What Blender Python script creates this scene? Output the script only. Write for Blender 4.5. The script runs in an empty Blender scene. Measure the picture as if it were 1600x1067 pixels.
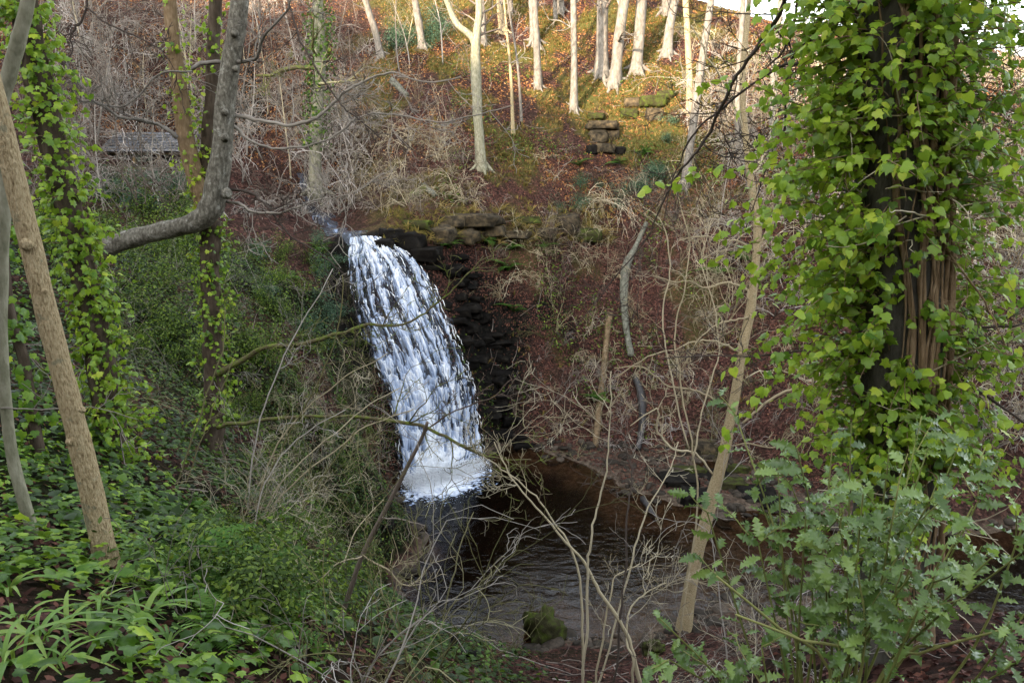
import bpy, math, random
import numpy as np
from mathutils import Vector, Matrix
R = np.random.default_rng(7)
random.seed(7)
sc = bpy.context.scene
COL = sc.collection

# ------------------------------------------------------------------ camera
F, PITCH, H = 1200.0, math.radians(13.0), 12.7          # focal length in photo pixels (1600 wide), tilt, eye height over the pool
cam = bpy.data.cameras.new('camera'); cam.sensor_width = 36; cam.lens = F / 1600 * 36
cam.clip_start = 0.05; cam.clip_end = 600
camo = bpy.data.objects.new('camera', cam); COL.objects.link(camo)
camo.location = (0, 0, H); camo.rotation_euler = (math.pi / 2 - PITCH, 0, 0)
sc.camera = camo

# ------------------------------------------------------------------ sky, sun, exposure
SUN_AZ, SUN_EL = math.radians(-150.0), math.radians(11.5)
w = bpy.data.worlds.new('World'); sc.world = w; w.use_nodes = True
wn = w.node_tree.nodes; wl = w.node_tree.links
sky = wn.new('ShaderNodeTexSky'); sky.sky_type = 'NISHITA'; sky.sun_disc = False
sky.sun_elevation = SUN_EL; sky.sun_rotation = SUN_AZ; sky.air_density = 1.0; sky.dust_density = 2.5
hs = wn.new('ShaderNodeHueSaturation'); hs.inputs['Saturation'].default_value = 0.34
wl.new(sky.outputs[0], hs.inputs['Color']); wl.new(hs.outputs[0], wn['Background'].inputs[0])
wn['Background'].inputs[1].default_value = 0.15
sl = bpy.data.lights.new('sun', 'SUN'); sl.energy = 2.1; sl.angle = math.radians(0.7); sl.color = (1.0, 0.80, 0.58)
so = bpy.data.objects.new('sun', sl); COL.objects.link(so)
sd = Vector((math.sin(SUN_AZ) * math.cos(SUN_EL), math.cos(SUN_AZ) * math.cos(SUN_EL), math.sin(SUN_EL)))
so.rotation_euler = sd.to_track_quat('Z', 'Y').to_euler(); so.location = (-20, -30, 50)
sc.view_settings.view_transform = 'Standard'; sc.view_settings.look = 'None'
sc.view_settings.gamma = 1.0; sc.view_settings.exposure = 2.95
sc.cycles.max_bounces = 5; sc.cycles.diffuse_bounces = 1; sc.cycles.glossy_bounces = 2
sc.cycles.transparent_max_bounces = 10; sc.cycles.transmission_bounces = 2
sc.cycles.use_denoising = True

# ------------------------------------------------------------------ small maths helpers
CP, SP = math.cos(PITCH), math.sin(PITCH)
def P(px, py, D):
    """World point on the sight line of a photo pixel, at ground distance D (metres along +Y)."""
    a = (px - 800) / F; b = (533.5 - py) / F
    dy = CP + b * SP; dz = -SP + b * CP
    return np.array((a / dy * D, D, H + dz / dy * D))
def pix(x, y, z):
    rz = z - H; dep = y * CP - rz * SP; up = y * SP + rz * CP
    dep = np.maximum(dep, 1e-3)
    return 800 + F * x / dep, 533.5 - F * up / dep
def lerp(a, b, t): return a + (b - a) * t
def sstep(a, b, x):
    t = np.clip((x - a) / (b - a), 0, 1); return t * t * (3 - 2 * t)
def _hash(ix, iy, s):
    n = (ix * 374761393 + iy * 668265263 + s * 1274126177) & 0xffffffff
    n = ((n ^ (n >> 13)) * 1274126177) & 0xffffffff
    return ((n ^ (n >> 16)) & 0xffff) / 65535.0
def vnoise(x, y, s=0):
    x = np.asarray(x, float); y = np.asarray(y, float)
    ix = np.floor(x).astype(np.int64); iy = np.floor(y).astype(np.int64)
    fx = x - ix; fy = y - iy; fx = fx * fx * (3 - 2 * fx); fy = fy * fy * (3 - 2 * fy)
    a = _hash(ix, iy, s); b = _hash(ix + 1, iy, s); c = _hash(ix, iy + 1, s); d = _hash(ix + 1, iy + 1, s)
    return (a + (b - a) * fx) * (1 - fy) + (c + (d - c) * fx) * fy
def fbm(x, y, s=0, o=4):
    t = 0; amp = .5
    for k in range(o):
        t = t + amp * vnoise(x * 2 ** k + 17 * k, y * 2 ** k - 9 * k, s + k); amp *= .5
    return t / (1 - .5 ** o)
def norm(a): return a / np.maximum(np.linalg.norm(a, axis=-1, keepdims=True), 1e-9)

# ------------------------------------------------------------------ mesh helpers
class Geo:
    def __init__(s): s.v = []; s.f3 = []; s.f4 = []; s.a = []; s.n = 0
    def add(s, v, f3=None, f4=None, a=0.5):
        v = np.asarray(v, float).reshape(-1, 3)
        if f3 is not None and len(f3): s.f3.append(np.asarray(f3, np.int64).reshape(-1, 3) + s.n)
        if f4 is not None and len(f4): s.f4.append(np.asarray(f4, np.int64).reshape(-1, 4) + s.n)
        s.a.append(np.broadcast_to(np.asarray(a, float), (len(v),)).copy()); s.v.append(v); s.n += len(v)
    def mesh(s, name, mat, smooth=True, extra=None):
        me = bpy.data.meshes.new(name)
        v = np.concatenate(s.v) if s.v else np.zeros((0, 3))
        f3 = np.concatenate(s.f3) if s.f3 else np.zeros((0, 3), np.int64)
        f4 = np.concatenate(s.f4) if s.f4 else np.zeros((0, 4), np.int64)
        me.vertices.add(len(v)); me.vertices.foreach_set('co', v.astype(np.float32).ravel())
        loops = np.concatenate([f4.ravel(), f3.ravel()]).astype(np.int32)
        me.loops.add(len(loops)); me.loops.foreach_set('vertex_index', loops)
        st = np.concatenate([np.arange(len(f4)) * 4, len(f4) * 4 + np.arange(len(f3)) * 3]).astype(np.int32)
        me.polygons.add(len(st)); me.polygons.foreach_set('loop_start', st)
        me.polygons.foreach_set('use_smooth', np.full(len(st), smooth))
        me.update(calc_edges=True)
        at = me.attributes.new('v', 'FLOAT', 'POINT'); at.data.foreach_set('value', np.concatenate(s.a).astype(np.float32))
        for k, arr in (extra or {}).items():
            at = me.attributes.new(k, 'FLOAT', 'POINT'); at.data.foreach_set('value', np.asarray(arr, np.float32))
        if mat: me.materials.append(mat)
        return me
    def build(s, name, mat, parent=None, smooth=True, extra=None):
        o = bpy.data.objects.new(name, s.mesh(name, mat, smooth, extra)); COL.objects.link(o)
        if parent is not None:
            o.parent = parent; o.matrix_parent_inverse = Matrix.Translation(-Vector(parent.location))
        return o
def tag(o, label=None, cat=None, group=None, kind=None):
    if label: o['label'] = label
    if cat: o['category'] = cat
    if group: o['group'] = group
    if kind: o['kind'] = kind
    return o
def thing(name, loc, label, cat, group=None):
    o = bpy.data.objects.new(name, None); COL.objects.link(o); o.location = tuple(map(float, loc)); o.empty_display_size = .1
    return tag(o, label, cat, group)
def smooth_path(pts, n=None, per=5):
    p = np.asarray(pts, float)
    if len(p) < 3:
        t = np.linspace(0, 1, n or per + 1)[:, None]; return p[0] * (1 - t) + p[-1] * t
    q = np.vstack([2 * p[0] - p[1], p, 2 * p[-1] - p[-2]])
    m = n or (len(p) - 1) * per + 1
    t = np.linspace(0, len(p) - 1 - 1e-6, m); i = t.astype(int); u = (t - i)[:, None]
    a, b, c, d = q[i], q[i + 1], q[i + 2], q[i + 3]
    return .5 * (2 * b + (c - a) * u + (2 * a - 5 * b + 4 * c - d) * u ** 2 + (3 * b - a - 3 * c + d) * u ** 3)
_ring = {}
def tube(g, pts, rad, sides=5, a=.5, lump=0.0, rng=R):
    p = np.asarray(pts, float); n = len(p)
    rad = np.broadcast_to(np.asarray(rad, float), (n,))
    t = norm(np.gradient(p, axis=0))
    m = np.abs(t.mean(0)); ref = np.eye(3)[int(np.argmin(m))]
    nx = norm(np.cross(t, ref)); ny = np.cross(t, nx)
    if (sides, n) not in _ring:
        ang = np.arange(sides) * 2 * math.pi / sides
        i = np.arange(n - 1)[:, None] * sides; j = np.arange(sides)[None]; k = (j + 1) % sides
        q = np.stack([i + j, i + k, i + sides + k, i + sides + j], -1).reshape(-1, 4)
        _ring[(sides, n)] = (np.cos(ang), np.sin(ang), q)
    c, s_, q = _ring[(sides, n)]
    rr = rad[:, None] * np.ones(sides)
    if lump: 
        ph = rng.uniform(0, 50); ji = np.arange(sides)
        rr = rr * (1 + lump * (2 * vnoise(np.cos(ji * 2 * math.pi / sides)[None] * 1.3 + np.arange(n)[:, None] * .35 + ph, np.sin(ji * 2 * math.pi / sides)[None] * 1.3 + np.arange(n)[:, None] * .1, 3) - 1))
    v = p[:, None] + rr[..., None] * (c[None, :, None] * nx[:, None] + s_[None, :, None] * ny[:, None])
    v = v.reshape(-1, 3)
    nn = len(v)
    v = np.vstack([v, p[-1] + t[-1] * rad[-1] * .5, p[0] - t[0] * rad[0] * .3]); j = np.arange(sides); k = (j + 1) % sides
    f3 = np.concatenate([np.stack([(n - 1) * sides + j, (n - 1) * sides + k, np.full(sides, nn)], -1), np.stack([k, j, np.full(sides, nn + 1)], -1)]) if sides > 3 else None
    if f3 is None: v = v[:nn]
    g.add(v, f3, q, a)
def walk(rng, p0, d, length, n, wob, bend=(0, 0, 0)):
    d = norm(np.asarray(d, float)); nz = np.cumsum(rng.normal(0, wob, (n, 3)), 0)
    dd = norm(d + nz + np.linspace(0, 1, n)[:, None] * np.asarray(bend, float))
    return np.vstack([p0, np.asarray(p0) + np.cumsum(dd, 0) * (length / n)])
def twigs(rng, g, p0, d, length, r0, depth, wob=.16, kids=5, bend=(0, 0, .3), spread=.9, sides=3, shrink=.55, tips=None, a=None, rmin=.0014):
    """A bare branch and its side twigs, out to thin tips."""
    n = max(3, min(9, int(4 + length * 2)))
    p = walk(rng, p0, d, length, n, wob, bend); av = rng.uniform() if a is None else a
    tube(g, p, np.linspace(r0, max(r0 * .35, rmin * .85), n + 1), sides + (1 if r0 > .012 else 0), av)
    if tips is not None: tips.append((p[-1], p[-1] - p[-2])); tips.append((p[n // 2], p[n // 2] - p[n // 2 - 1]))
    if depth <= 0: return
    for k in range(kids):
        i = int(rng.integers(1, n + 1)) if k else n
        t = norm(p[min(i, n)] - p[i - 1]); sd_ = norm(rng.normal(0, 1, 3)); sd_ = norm(sd_ - t * sd_.dot(t))
        twigs(rng, g, p[i], t + sd_ * spread * rng.uniform(.6, 1.2), length * shrink * rng.uniform(.6, 1.2), max(r0 * .55 * (1.1 - .5 * i / n), rmin), depth - 1, wob, max(2, kids - 1), bend, spread, 3, shrink, tips, av, rmin)
def rotmats(z, x):
    """columns x', y', z' from a normal z and a rough heading x (arrays n x 3)."""
    z = norm(z); x = norm(x - z * (x * z).sum(-1, keepdims=True)); y = np.cross(z, x)
    return np.stack([x, y, z], -1)
def scatter(g, proto, pos, rot, scale, a):
    """Merge n copies of a small prototype (verts, tris, quads)."""
    v, f3, f4 = proto; n = len(pos); v = np.asarray(v, float)
    scale = np.asarray(scale, float)
    if scale.ndim == 1: scale = scale[:, None].repeat(3, 1)
    vv = np.einsum('nij,nvj->nvi', rot, v[None] * scale[:, None]) + pos[:, None]
    off = (np.arange(n) * len(v))[:, None, None]
    F3 = (np.asarray(f3)[None] + off).reshape(-1, 3) if f3 is not None and len(f3) else None
    F4 = (np.asarray(f4)[None] + off).reshape(-1, 4) if f4 is not None and len(f4) else None
    g.add(vv.reshape(-1, 3), F3, F4, np.repeat(a, len(v)))

# ------------------------------------------------------------------ materials
def mat(name, ramp, attr='v', rough=.7, noise=None, bump=0.0, bscale=20, bstretch=(1, 1, 1), trans=0.0, spec=.06, noise_mix=.5, wet=0, detail=6, patch=None):
    """ramp: list of (pos, (r,g,b)) read by the per-piece value v, broken up by noise; optional relief and translucency."""
    m = bpy.data.materials.new(name); m.use_nodes = True; nt = m.node_tree; N = nt.nodes; L = nt.links
    b = N['Principled BSDF']; b.inputs['Roughness'].default_value = rough; b.inputs['Specular IOR Level'].default_value = spec
    at = N.new('ShaderNodeAttribute'); at.attribute_name = attr
    tc = N.new('ShaderNodeTexCoord'); mp = N.new('ShaderNodeMapping'); mp.inputs['Scale'].default_value = bstretch
    L.new(tc.outputs['Object'], mp.inputs[0])
    fac = at.outputs['Fac']
    if noise:
        nz = N.new('ShaderNodeTexNoise'); nz.inputs['Scale'].default_value = noise; nz.inputs['Detail'].default_value = detail; nz.inputs['Roughness'].default_value = .65
        L.new(mp.outputs[0], nz.inputs['Vector'])
        mr = N.new('ShaderNodeMapRange'); mr.inputs[1].default_value = .3; mr.inputs[2].default_value = .7
        L.new(nz.outputs[0], mr.inputs[0])
        mx = N.new('ShaderNodeMix'); mx.data_type = 'FLOAT'; mx.inputs[0].default_value = noise_mix
        L.new(fac, mx.inputs[2]); L.new(mr.outputs[0], mx.inputs[3]); fac = mx.outputs[0]
    cr = N.new('ShaderNodeValToRGB'); el = cr.color_ramp.elements
    while len(el) < len(ramp): el.new(.5)
    for e, (p, c) in zip(el, ramp): e.position = p; e.color = (*c, 1)
    L.new(fac, cr.inputs[0]); L.new(cr.outputs[0], b.inputs['Base Color'])
    if patch:   # lichen or algae blotches: (scale, threshold, colour)
        pn = N.new('ShaderNodeTexNoise'); pn.inputs['Scale'].default_value = patch[0]; pn.inputs['Detail'].default_value = 7; pn.inputs['Roughness'].default_value = .7; L.new(tc.outputs['Object'], pn.inputs['Vector'])
        pr = N.new('ShaderNodeMapRange'); pr.inputs[1].default_value = patch[1]; pr.inputs[2].default_value = patch[1] + .07; pr.inputs[4].default_value = .75; L.new(pn.outputs[0], pr.inputs[0])
        pm = N.new('ShaderNodeMix'); pm.data_type = 'RGBA'; L.new(pr.outputs[0], pm.inputs[0]); L.new(cr.outputs[0], pm.inputs[6]); pm.inputs[7].default_value = (*patch[2], 1); L.new(pm.outputs[2], b.inputs['Base Color'])
    if bump:
        n2 = N.new('ShaderNodeTexNoise'); n2.inputs['Scale'].default_value = bscale; n2.inputs['Detail'].default_value = 5
        L.new(mp.outputs[0], n2.inputs['Vector']); bp = N.new('ShaderNodeBump'); bp.inputs['Strength'].default_value = bump; bp.inputs['Distance'].default_value = .02
        L.new(n2.outputs[0], bp.inputs['Height']); L.new(bp.outputs[0], b.inputs['Normal'])
    if trans:
        tr = N.new('ShaderNodeBsdfTranslucent'); hsv = N.new('ShaderNodeHueSaturation'); hsv.inputs['Value'].default_value = 1.5; hsv.inputs['Hue'].default_value = .485
        L.new(cr.outputs[0], hsv.inputs['Color']); L.new(hsv.outputs[0], tr.inputs[0])
        ms = N.new('ShaderNodeMixShader'); ms.inputs[0].default_value = trans
        L.new(b.outputs[0], ms.inputs[1]); L.new(tr.outputs[0], ms.inputs[2]); L.new(ms.outputs[0], N['Material Output'].inputs[0])
    return m
M = {}
M['ivy'] = mat('ivy_leaf', [(0, (.012, .034, .006)), (.35, (.07, .155, .014)), (.75, (.25, .38, .03)), (1, (.48, .53, .06))], rough=.36, trans=.35, spec=.3, noise=26, noise_mix=.22)
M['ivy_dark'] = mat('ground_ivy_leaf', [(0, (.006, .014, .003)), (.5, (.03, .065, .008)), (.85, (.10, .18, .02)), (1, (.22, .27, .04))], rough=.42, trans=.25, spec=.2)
M['holly'] = mat('holly_leaf', [(0, (.03, .065, .015)), (.5, (.11, .185, .04)), (.85, (.23, .33, .08)), (.95, (.2, .3, .07)), (1, (.5, .52, .05))], rough=.26, trans=.25, spec=.5, noise=40, noise_mix=.25)
M['leafy'] = mat('shrub_leaf', [(0, (.012, .025, .005)), (.5, (.055, .10, .012)), (1, (.2, .28, .035))], rough=.55, trans=.3, spec=.2)
M['bluegreen'] = mat('evergreen_leaf', [(0, (.025, .05, .03)), (.5, (.06, .11, .065)), (1, (.13, .18, .10))], rough=.5, trans=.2)
M['fern'] = mat('fern_frond', [(0, (.03, .08, .015)), (.6, (.07, .15, .025)), (1, (.13, .2, .04))], rough=.6, trans=.3)
M['blade'] = mat('strap_leaf', [(0, (.05, .12, .015)), (.6, (.12, .23, .03)), (1, (.26, .33, .06))], rough=.42, trans=.3, spec=.4)
M['grass'] = mat('hill_grass', [(0, (.06, .065, .018)), (.5, (.155, .125, .032)), (1, (.3, .21, .075))], rough=.8, trans=.2)
M['litter'] = mat('dead_leaf', [(0, (.03, .015, .012)), (.35, (.08, .036, .028)), (.7, (.155, .066, .045)), (.93, (.26, .13, .08)), (1, (.45, .34, .29))], rough=.55, trans=.1)
M['litter_sun_tint'] = mat('sun_tinted_dead_leaf', [(0, (.07, .03, .014)), (.4, (.17, .072, .03)), (.75, (.3, .14, .05)), (1, (.45, .28, .12))], rough=.6, trans=.1)  # brighter, oranger copy of the litter, sun warmth put into the colour
M['beech'] = mat('smooth_grey_bark', [(0, (.045, .04, .03)), (.4, (.11, .10, .078)), (.7, (.19, .175, .14)), (1, (.34, .32, .27))], noise=24, noise_mix=.85, bump=.7, bscale=45, bstretch=(1, 1, .5), rough=.8, patch=(6, .57, (.36, .35, .3)))
M['hillbeech'] = mat('pale_beech_bark', [(0, (.06, .053, .043)), (.5, (.165, .148, .125)), (1, (.28, .26, .23))], noise=6, noise_mix=.7, bump=.4, bscale=14, bstretch=(1, 1, .5), rough=.8)
M['tan'] = mat('tan_fissured_bark', [(0, (.08, .052, .026)), (.22, (.24, .175, .095)), (.5, (.38, .295, .17)), (1, (.5, .41, .26))], noise=95, noise_mix=.9, bump=1.0, bscale=120, bstretch=(1, 1, .3), rough=.9, patch=(9, .58, (.21, .2, .13)))
M['ash'] = mat('young_tan_bark', [(0, (.13, .10, .05)), (.5, (.34, .27, .155)), (1, (.5, .42, .28))], noise=30, noise_mix=.75, bump=.6, bscale=60, bstretch=(1, 1, 1.4), rough=.85, patch=(5, .6, (.19, .19, .11)))
M['greybark'] = mat('grey_green_bark', [(0, (.10, .10, .06)), (.5, (.22, .21, .145)), (1, (.36, .34, .26))], noise=14, noise_mix=.75, bump=.6, bscale=40, bstretch=(1, 1, .4), rough=.85, patch=(4, .6, (.3, .3, .24)))
M['darkbark'] = mat('dark_brown_bark', [(0, (.025, .019, .013)), (.5, (.075, .056, .04)), (1, (.16, .13, .1))], noise=9, noise_mix=.7, bump=.7, bscale=24, bstretch=(1, 1, .3), rough=.9)
M['ivytrunk'] = mat('dark_grey_bark', [(0, (.03, .028, .022)), (.5, (.085, .08, .064)), (1, (.16, .15, .12))], noise=11, noise_mix=.8, bump=.8, bscale=30, bstretch=(1, 1, .3), rough=.9)
M['vine'] = mat('ivy_vine_bark', [(0, (.10, .065, .035)), (.5, (.22, .15, .085)), (1, (.36, .27, .17))], noise=30, noise_mix=.6, bump=.5, bscale=60, bstretch=(1, 1, .3), rough=.85)
M['twig_pale'] = mat('pale_twig', [(0, (.17, .135, .08)), (.5, (.34, .285, .18)), (1, (.58, .52, .38))], rough=.8)
M['twig_grey'] = mat('grey_twig', [(0, (.12, .105, .085)), (.5, (.27, .24, .2)), (1, (.47, .43, .39))], rough=.8)
M['twig_brown'] = mat('brown_twig', [(0, (.07, .042, .032)), (.5, (.155, .122, .098)), (1, (.3, .26, .225))], rough=.8)
M['twig_green'] = mat('olive_twig', [(0, (.05, .05, .02)), (.5, (.125, .115, .05)), (1, (.33, .3, .17))], rough=.8)
M['twig_dark'] = mat('dark_twig', [(0, (.03, .022, .018)), (.5, (.07, .055, .045)), (1, (.15, .125, .105))], rough=.8)
M['mossbark'] = mat('mossy_bark', [(0, (.06, .05, .03)), (.45, (.13, .11, .06)), (.62, (.11, .135, .03)), (1, (.19, .21, .05))], noise=7, noise_mix=.9, bump=.6, bscale=40, rough=.9)
M['hollystem'] = mat('green_stem', [(0, (.09, .10, .03)), (.5, (.16, .18, .05)), (1, (.3, .3, .11))], rough=.5)
M['stone'] = mat('ledge_sandstone', [(0, (.01, .008, .006)), (.35, (.033, .028, .02)), (.6, (.08, .062, .038)), (1, (.17, .12, .062))], noise=3.4, noise_mix=.7, bump=.8, bscale=7, rough=.85)
M['shaded_wetstone'] = mat('wet_shaded_stone', [(0, (.003, .003, .0025)), (.5, (.008, .007, .006)), (1, (.025, .022, .017))], noise=3, noise_mix=.7, bump=.8, bscale=9, rough=.6, spec=.05)  # wet stone taken near black to carry the shade of the hollow
M['shorestone'] = mat('shore_stone', [(0, (.012, .01, .008)), (.5, (.045, .037, .028)), (1, (.13, .10, .075))], noise=5, noise_mix=.5, bump=.6, bscale=20, rough=.55)
M['moss'] = mat('mossy_stone', [(0, (.012, .01, .007)), (.42, (.04, .038, .017)), (.66, (.05, .065, .014)), (1, (.10, .13, .022))], noise=3.5, noise_mix=.8, bump=.8, bscale=30, rough=.95)
M['log'] = mat('weathered_log', [(0, (.05, .048, .036)), (.5, (.13, .13, .10)), (1, (.26, .26, .22))], noise=7, noise_mix=.7, bump=.8, bscale=30, bstretch=(1, 1, 1), rough=.85)
M['wetlog'] = mat('wet_black_log', [(0, (.01, .009, .008)), (.5, (.03, .027, .025)), (1, (.07, .065, .065))], noise=7, noise_mix=.7, bump=.8, bscale=30, rough=.4, spec=.5)
M['rottenlog'] = mat('rotten_brown_log', [(0, (.05, .035, .02)), (.5, (.15, .105, .06)), (1, (.27, .2, .12))], noise=7, noise_mix=.7, bump=.8, bscale=30, rough=.9)
M['shingle'] = mat('grey_shingle', [(0, (.05, .05, .05)), (.5, (.11, .11, .115)), (1, (.19, .19, .2))], noise=8, noise_mix=.5, bump=.5, bscale=30, rough=.8)
M['timber'] = mat('pale_timber', [(0, (.16, .10, .05)), (.5, (.32, .22, .11)), (1, (.45, .33, .18))], noise=12, noise_mix=.6, bump=.4, bscale=40, bstretch=(.2, 1, 1), rough=.8)
M['cutwood'] = mat('cut_wood', [(0, (.2, .12, .06)), (.5, (.38, .25, .13)), (1, (.5, .36, .2))], noise=12, noise_mix=.5, rough=.85)

# ------------------------------------------------------------------ terrain: one sheet through surveyed points
CTL = []
def cp(px, py, D): CTL.append(tuple(P(px, py, D)))
# pool and stream bed
for x, y, z in [(-2, 21, -.6), (-1.5, 24, -.8), (-2, 27.5, -1), (0, 29.5, -.9), (.5, 26, -.8), (2, 23, -.5), (1, 21, -.35), (4, 26, -.3), (3.2, 28, -.3), (7, 25.5, -.14), (6, 22, -.12), (10, 24.5, -.18), (14, 22.5, -.4), (19, 20, -.4), (26, 16, -.5), (36, 12, -.6), (18, 25, -.3), (5.7, 28.9, .22), (7.3, 29.4, .3), (4.4, 30.4, .2), (8.6, 27.6, .12), (3.0, 31.8, .15), (1.2, 31.3, -.3), (50, 8, -1),
                # left shore and steep left bank
                (-4.2, 19, .15), (-4.3, 22, .3), (-4.8, 26, .3), (-5.3, 28.6, .6), (-5.7, 18, 3.4), (-6.3, 23, 4.4), (-6.9, 27, 5.4), (-8, 29.8, 7.0), (-9.5, 32, 8.6),
                # near shore, the slope below the camera
                (-2.5, 17.2, .3), (0, 17.8, .2), (3, 17.6, .3), (-2.2, 15, 2.6), (0, 15.5, 1.6), (3.2, 15, 2.0), (0, 11, 4.2), (0, 7, 6.9), (.2, 4, 8.9), (0, 2.2, 10.4), (0, .5, 11.05), (0, -2, 11.6), (1.5, 2, 10.2), (1.6, 5, 8.3),
                (-1.35, 2.3, 10.9), (-1.8, 4, 10.35), (-1.0, 4.1, 9.75), (-3, 4.5, 10.35), (-2.9, 7, 8.95), (-2.9, 10, 7.6), (2.7, 5.5, 8.95), (2.3, 4, 9.6), (4, 6, 8.8), (2.2, 9, 5.9), (4.5, 10, 5.4), (4, 14, 2.6), (8, 13, 3.6), (8, 17.5, .6), (12, 13, 2.4), (14, 16.5, .5), (22, 10, 2), (8, 5, 9.4), (16, 3, 9), (30, 4, 8), (45, -4, 9),
                (-5.3, 8, 9.9), (-9, 8, 11.4), (-13, 12, 12.5), (-6, 2, 12), (-12, 0, 16), (-30, 5, 24), (-45, 20, 28), (-60, 40, 30),
                # unseen hill behind the camera, shaped to keep low sun off the ravine
                (0, -10, 16), (-15, -12, 24), (15, -12, 18), (0, -26, 32), (-18, -29, 36), (20, -30, 30), (-46, -30, 30), (-70, -34, 47), (-64, 2, 41), (50, -35, 25), (0, -44, 29), (60, -10, 16),
                # upstream, above the falls
                (-8, 36.5, 9.25), (-9.3, 39, 9.35), (-11, 43, 9.8), (-14, 49, 10.4), (-20, 56, 11.2),
                # over the brow
                (12, 74, 28), (8, 90, 27.5), (-10, 75, 28), (-10, 92, 28), (30, 72, 21.5), (30, 90, 22), (50, 60, 19), (65, 45, 14), (65, 90, 22), (-40, 75, 29), (-65, 95, 34), (0, 108, 28), (45, 30, 6), (60, 20, 3)]:
    CTL.append((x, y, z))
for t in [(0, 500, 15), (0, 350, 28), (0, 200, 40), (0, 0, 55), (200, 400, 24), (200, 500, 18), (200, 600, 13.2), (200, 700, 9.6), (400, 450, 25), (400, 550, 20), (400, 650, 16), (400, 800, 11),
          (500, 450, 29), (500, 550, 25), (500, 650, 21.5), (500, 800, 17), (560, 700, 23.5), (550, 900, 17), (330, 705, 12.6), (300, 850, 7.3), (450, 800, 10.4),
          (200, 280, 40), (200, 240, 43), (200, 100, 55), (200, 0, 66), (400, 310, 38), (400, 200, 46), (400, 60, 60), (510, 300, 47), (500, 200, 52), (600, 305, 42), (600, 342, 38.5), (600, 200, 49), (600, 100, 55), (600, -12, 66),
          (700, 352, 37.2), (690, 385, 36.4), (700, 250, 43), (700, 150, 50), (700, 30, 64), (850, 352, 41), (850, 385, 40), (850, 450, 38), (838, 600, 35.2), (758, 500, 36.7), (722, 425, 36.5), (788, 600, 36.1), (778, 655, 35.2), (785, 690, 34.4), (900, 655, 35), (900, 550, 38), (900, 430, 41), (900, 365, 42.7), (900, 250, 47), (900, 170, 52), (950, 130, 55), (900, 60, 61), (1000, -18, 67), (800, -18, 67),
          (1050, 600, 36), (1050, 450, 40.5), (1050, 330, 44), (1040, 690, 33.2), (1020, 200, 50), (1050, 100, 56), (1250, 600, 33), (1250, 450, 38), (1250, 300, 43), (1250, 150, 51), (1200, 60, 58), (1250, 745, 29.3), (1120, 735, 31.2), (1500, 600, 29), (1500, 450, 35), (1500, 300, 41), (1500, 150, 50), (1500, 60, 58), (1600, 730, 27.5), (1680, 500, 32), (1680, 250, 45)]:
    cp(*t)
# the sloping rock face under the waterfall: left edge and right edge of the water, lip to pool
FL = [(545, 372, 34.6), (541, 430, 33.6), (550, 490, 32.7), (580, 560, 31.7), (610, 640, 30.7), (621, 720, 29.9), (628, 756, 29.4)]
FR = [(598, 372, 34.9), (652, 408, 34.6), (692, 470, 34.1), (722, 540, 33.6), (740, 600, 33.2), (751, 660, 32.8), (757, 712, 31.9)]
fl = smooth_path([P(*t) for t in FL], 41); fr = smooth_path([P(*t) for t in FR], 41)
for k in range(0, 41, 5):
    for u in (-.05, .5, 1.05):
        q = fl[k] * (1 - u) + fr[k] * u; b = math.sin(math.pi * min(max(u, 0), 1)) * .15
        CTL.append((q[0] - .28 + b, q[1] + .42 - b, q[2] - .05))
CTL = np.array(CTL)
def _rbf():
    d = np.linalg.norm(CTL[:, None, :2] - CTL[None, :, :2], axis=-1); n = len(CTL)
    A = np.zeros((n + 3, n + 3)); A[:n, :n] = -d + np.eye(n) * .12
    A[:n, n] = 1; A[:n, n + 1:] = CTL[:, :2]; A[n:, :n] = A[:n, n:].T
    return np.linalg.solve(A, np.r_[CTL[:, 2], 0, 0, 0])
_w = _rbf()
def base_h(x, y):
    n = len(CTL); out = _w[n] + _w[n + 1] * x + _w[n + 2] * y
    for k in range(n): out = out - _w[k] * np.hypot(x - CTL[k, 0], y - CTL[k, 1])
    return out
GX = np.r_[np.arange(-70, -22, 1.2), np.arange(-22, 26, .2), np.arange(26, 71, 1.2)]
GY = np.r_[np.arange(-45, -1, 1.5), np.arange(-1, 47, .2), np.arange(47, 72, .4), np.arange(72, 111, 2)]
XX, YY = np.meshgrid(GX, GY); ZZ = base_h(XX, YY)
def relief(x, y, z):
    amp = .5 + .5 * sstep(.1, 1.2, z)
    r = (fbm(x / 3.1, y / 3.1, 5) - .5) * .75 + (fbm(x / .9, y / .9, 9, 3) - .5) * .32
    near = sstep(1.5, 8, np.hypot(x, y))
    return r * amp * (.35 + .65 * near)
ZZ = ZZ + relief(XX, YY, ZZ)
# layered rock on the steep parts: pull heights towards bedding steps
gy_, gx_ = np.gradient(ZZ, GY, GX); SL = np.hypot(gx_, gy_)
def height(x, y):
    x = np.asarray(x, float); y = np.asarray(y, float)
    i = np.clip(np.searchsorted(GX, x) - 1, 0, len(GX) - 2); j = np.clip(np.searchsorted(GY, y) - 1, 0, len(GY) - 2)
    u = np.clip((x - GX[i]) / (GX[i + 1] - GX[i]), 0, 1); v = np.clip((y - GY[j]) / (GY[j + 1] - GY[j]), 0, 1)
    return (ZZ[j, i] * (1 - u) + ZZ[j, i + 1] * u) * (1 - v) + (ZZ[j + 1, i] * (1 - u) + ZZ[j + 1, i + 1] * u) * v
def gnormal(x, y):
    e = .25; return norm(np.stack([-(height(x + e, y) - height(x - e, y)) / (2 * e), -(height(x, y + e) - height(x, y - e)) / (2 * e), np.ones_like(np.asarray(x, float))], -1))
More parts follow.
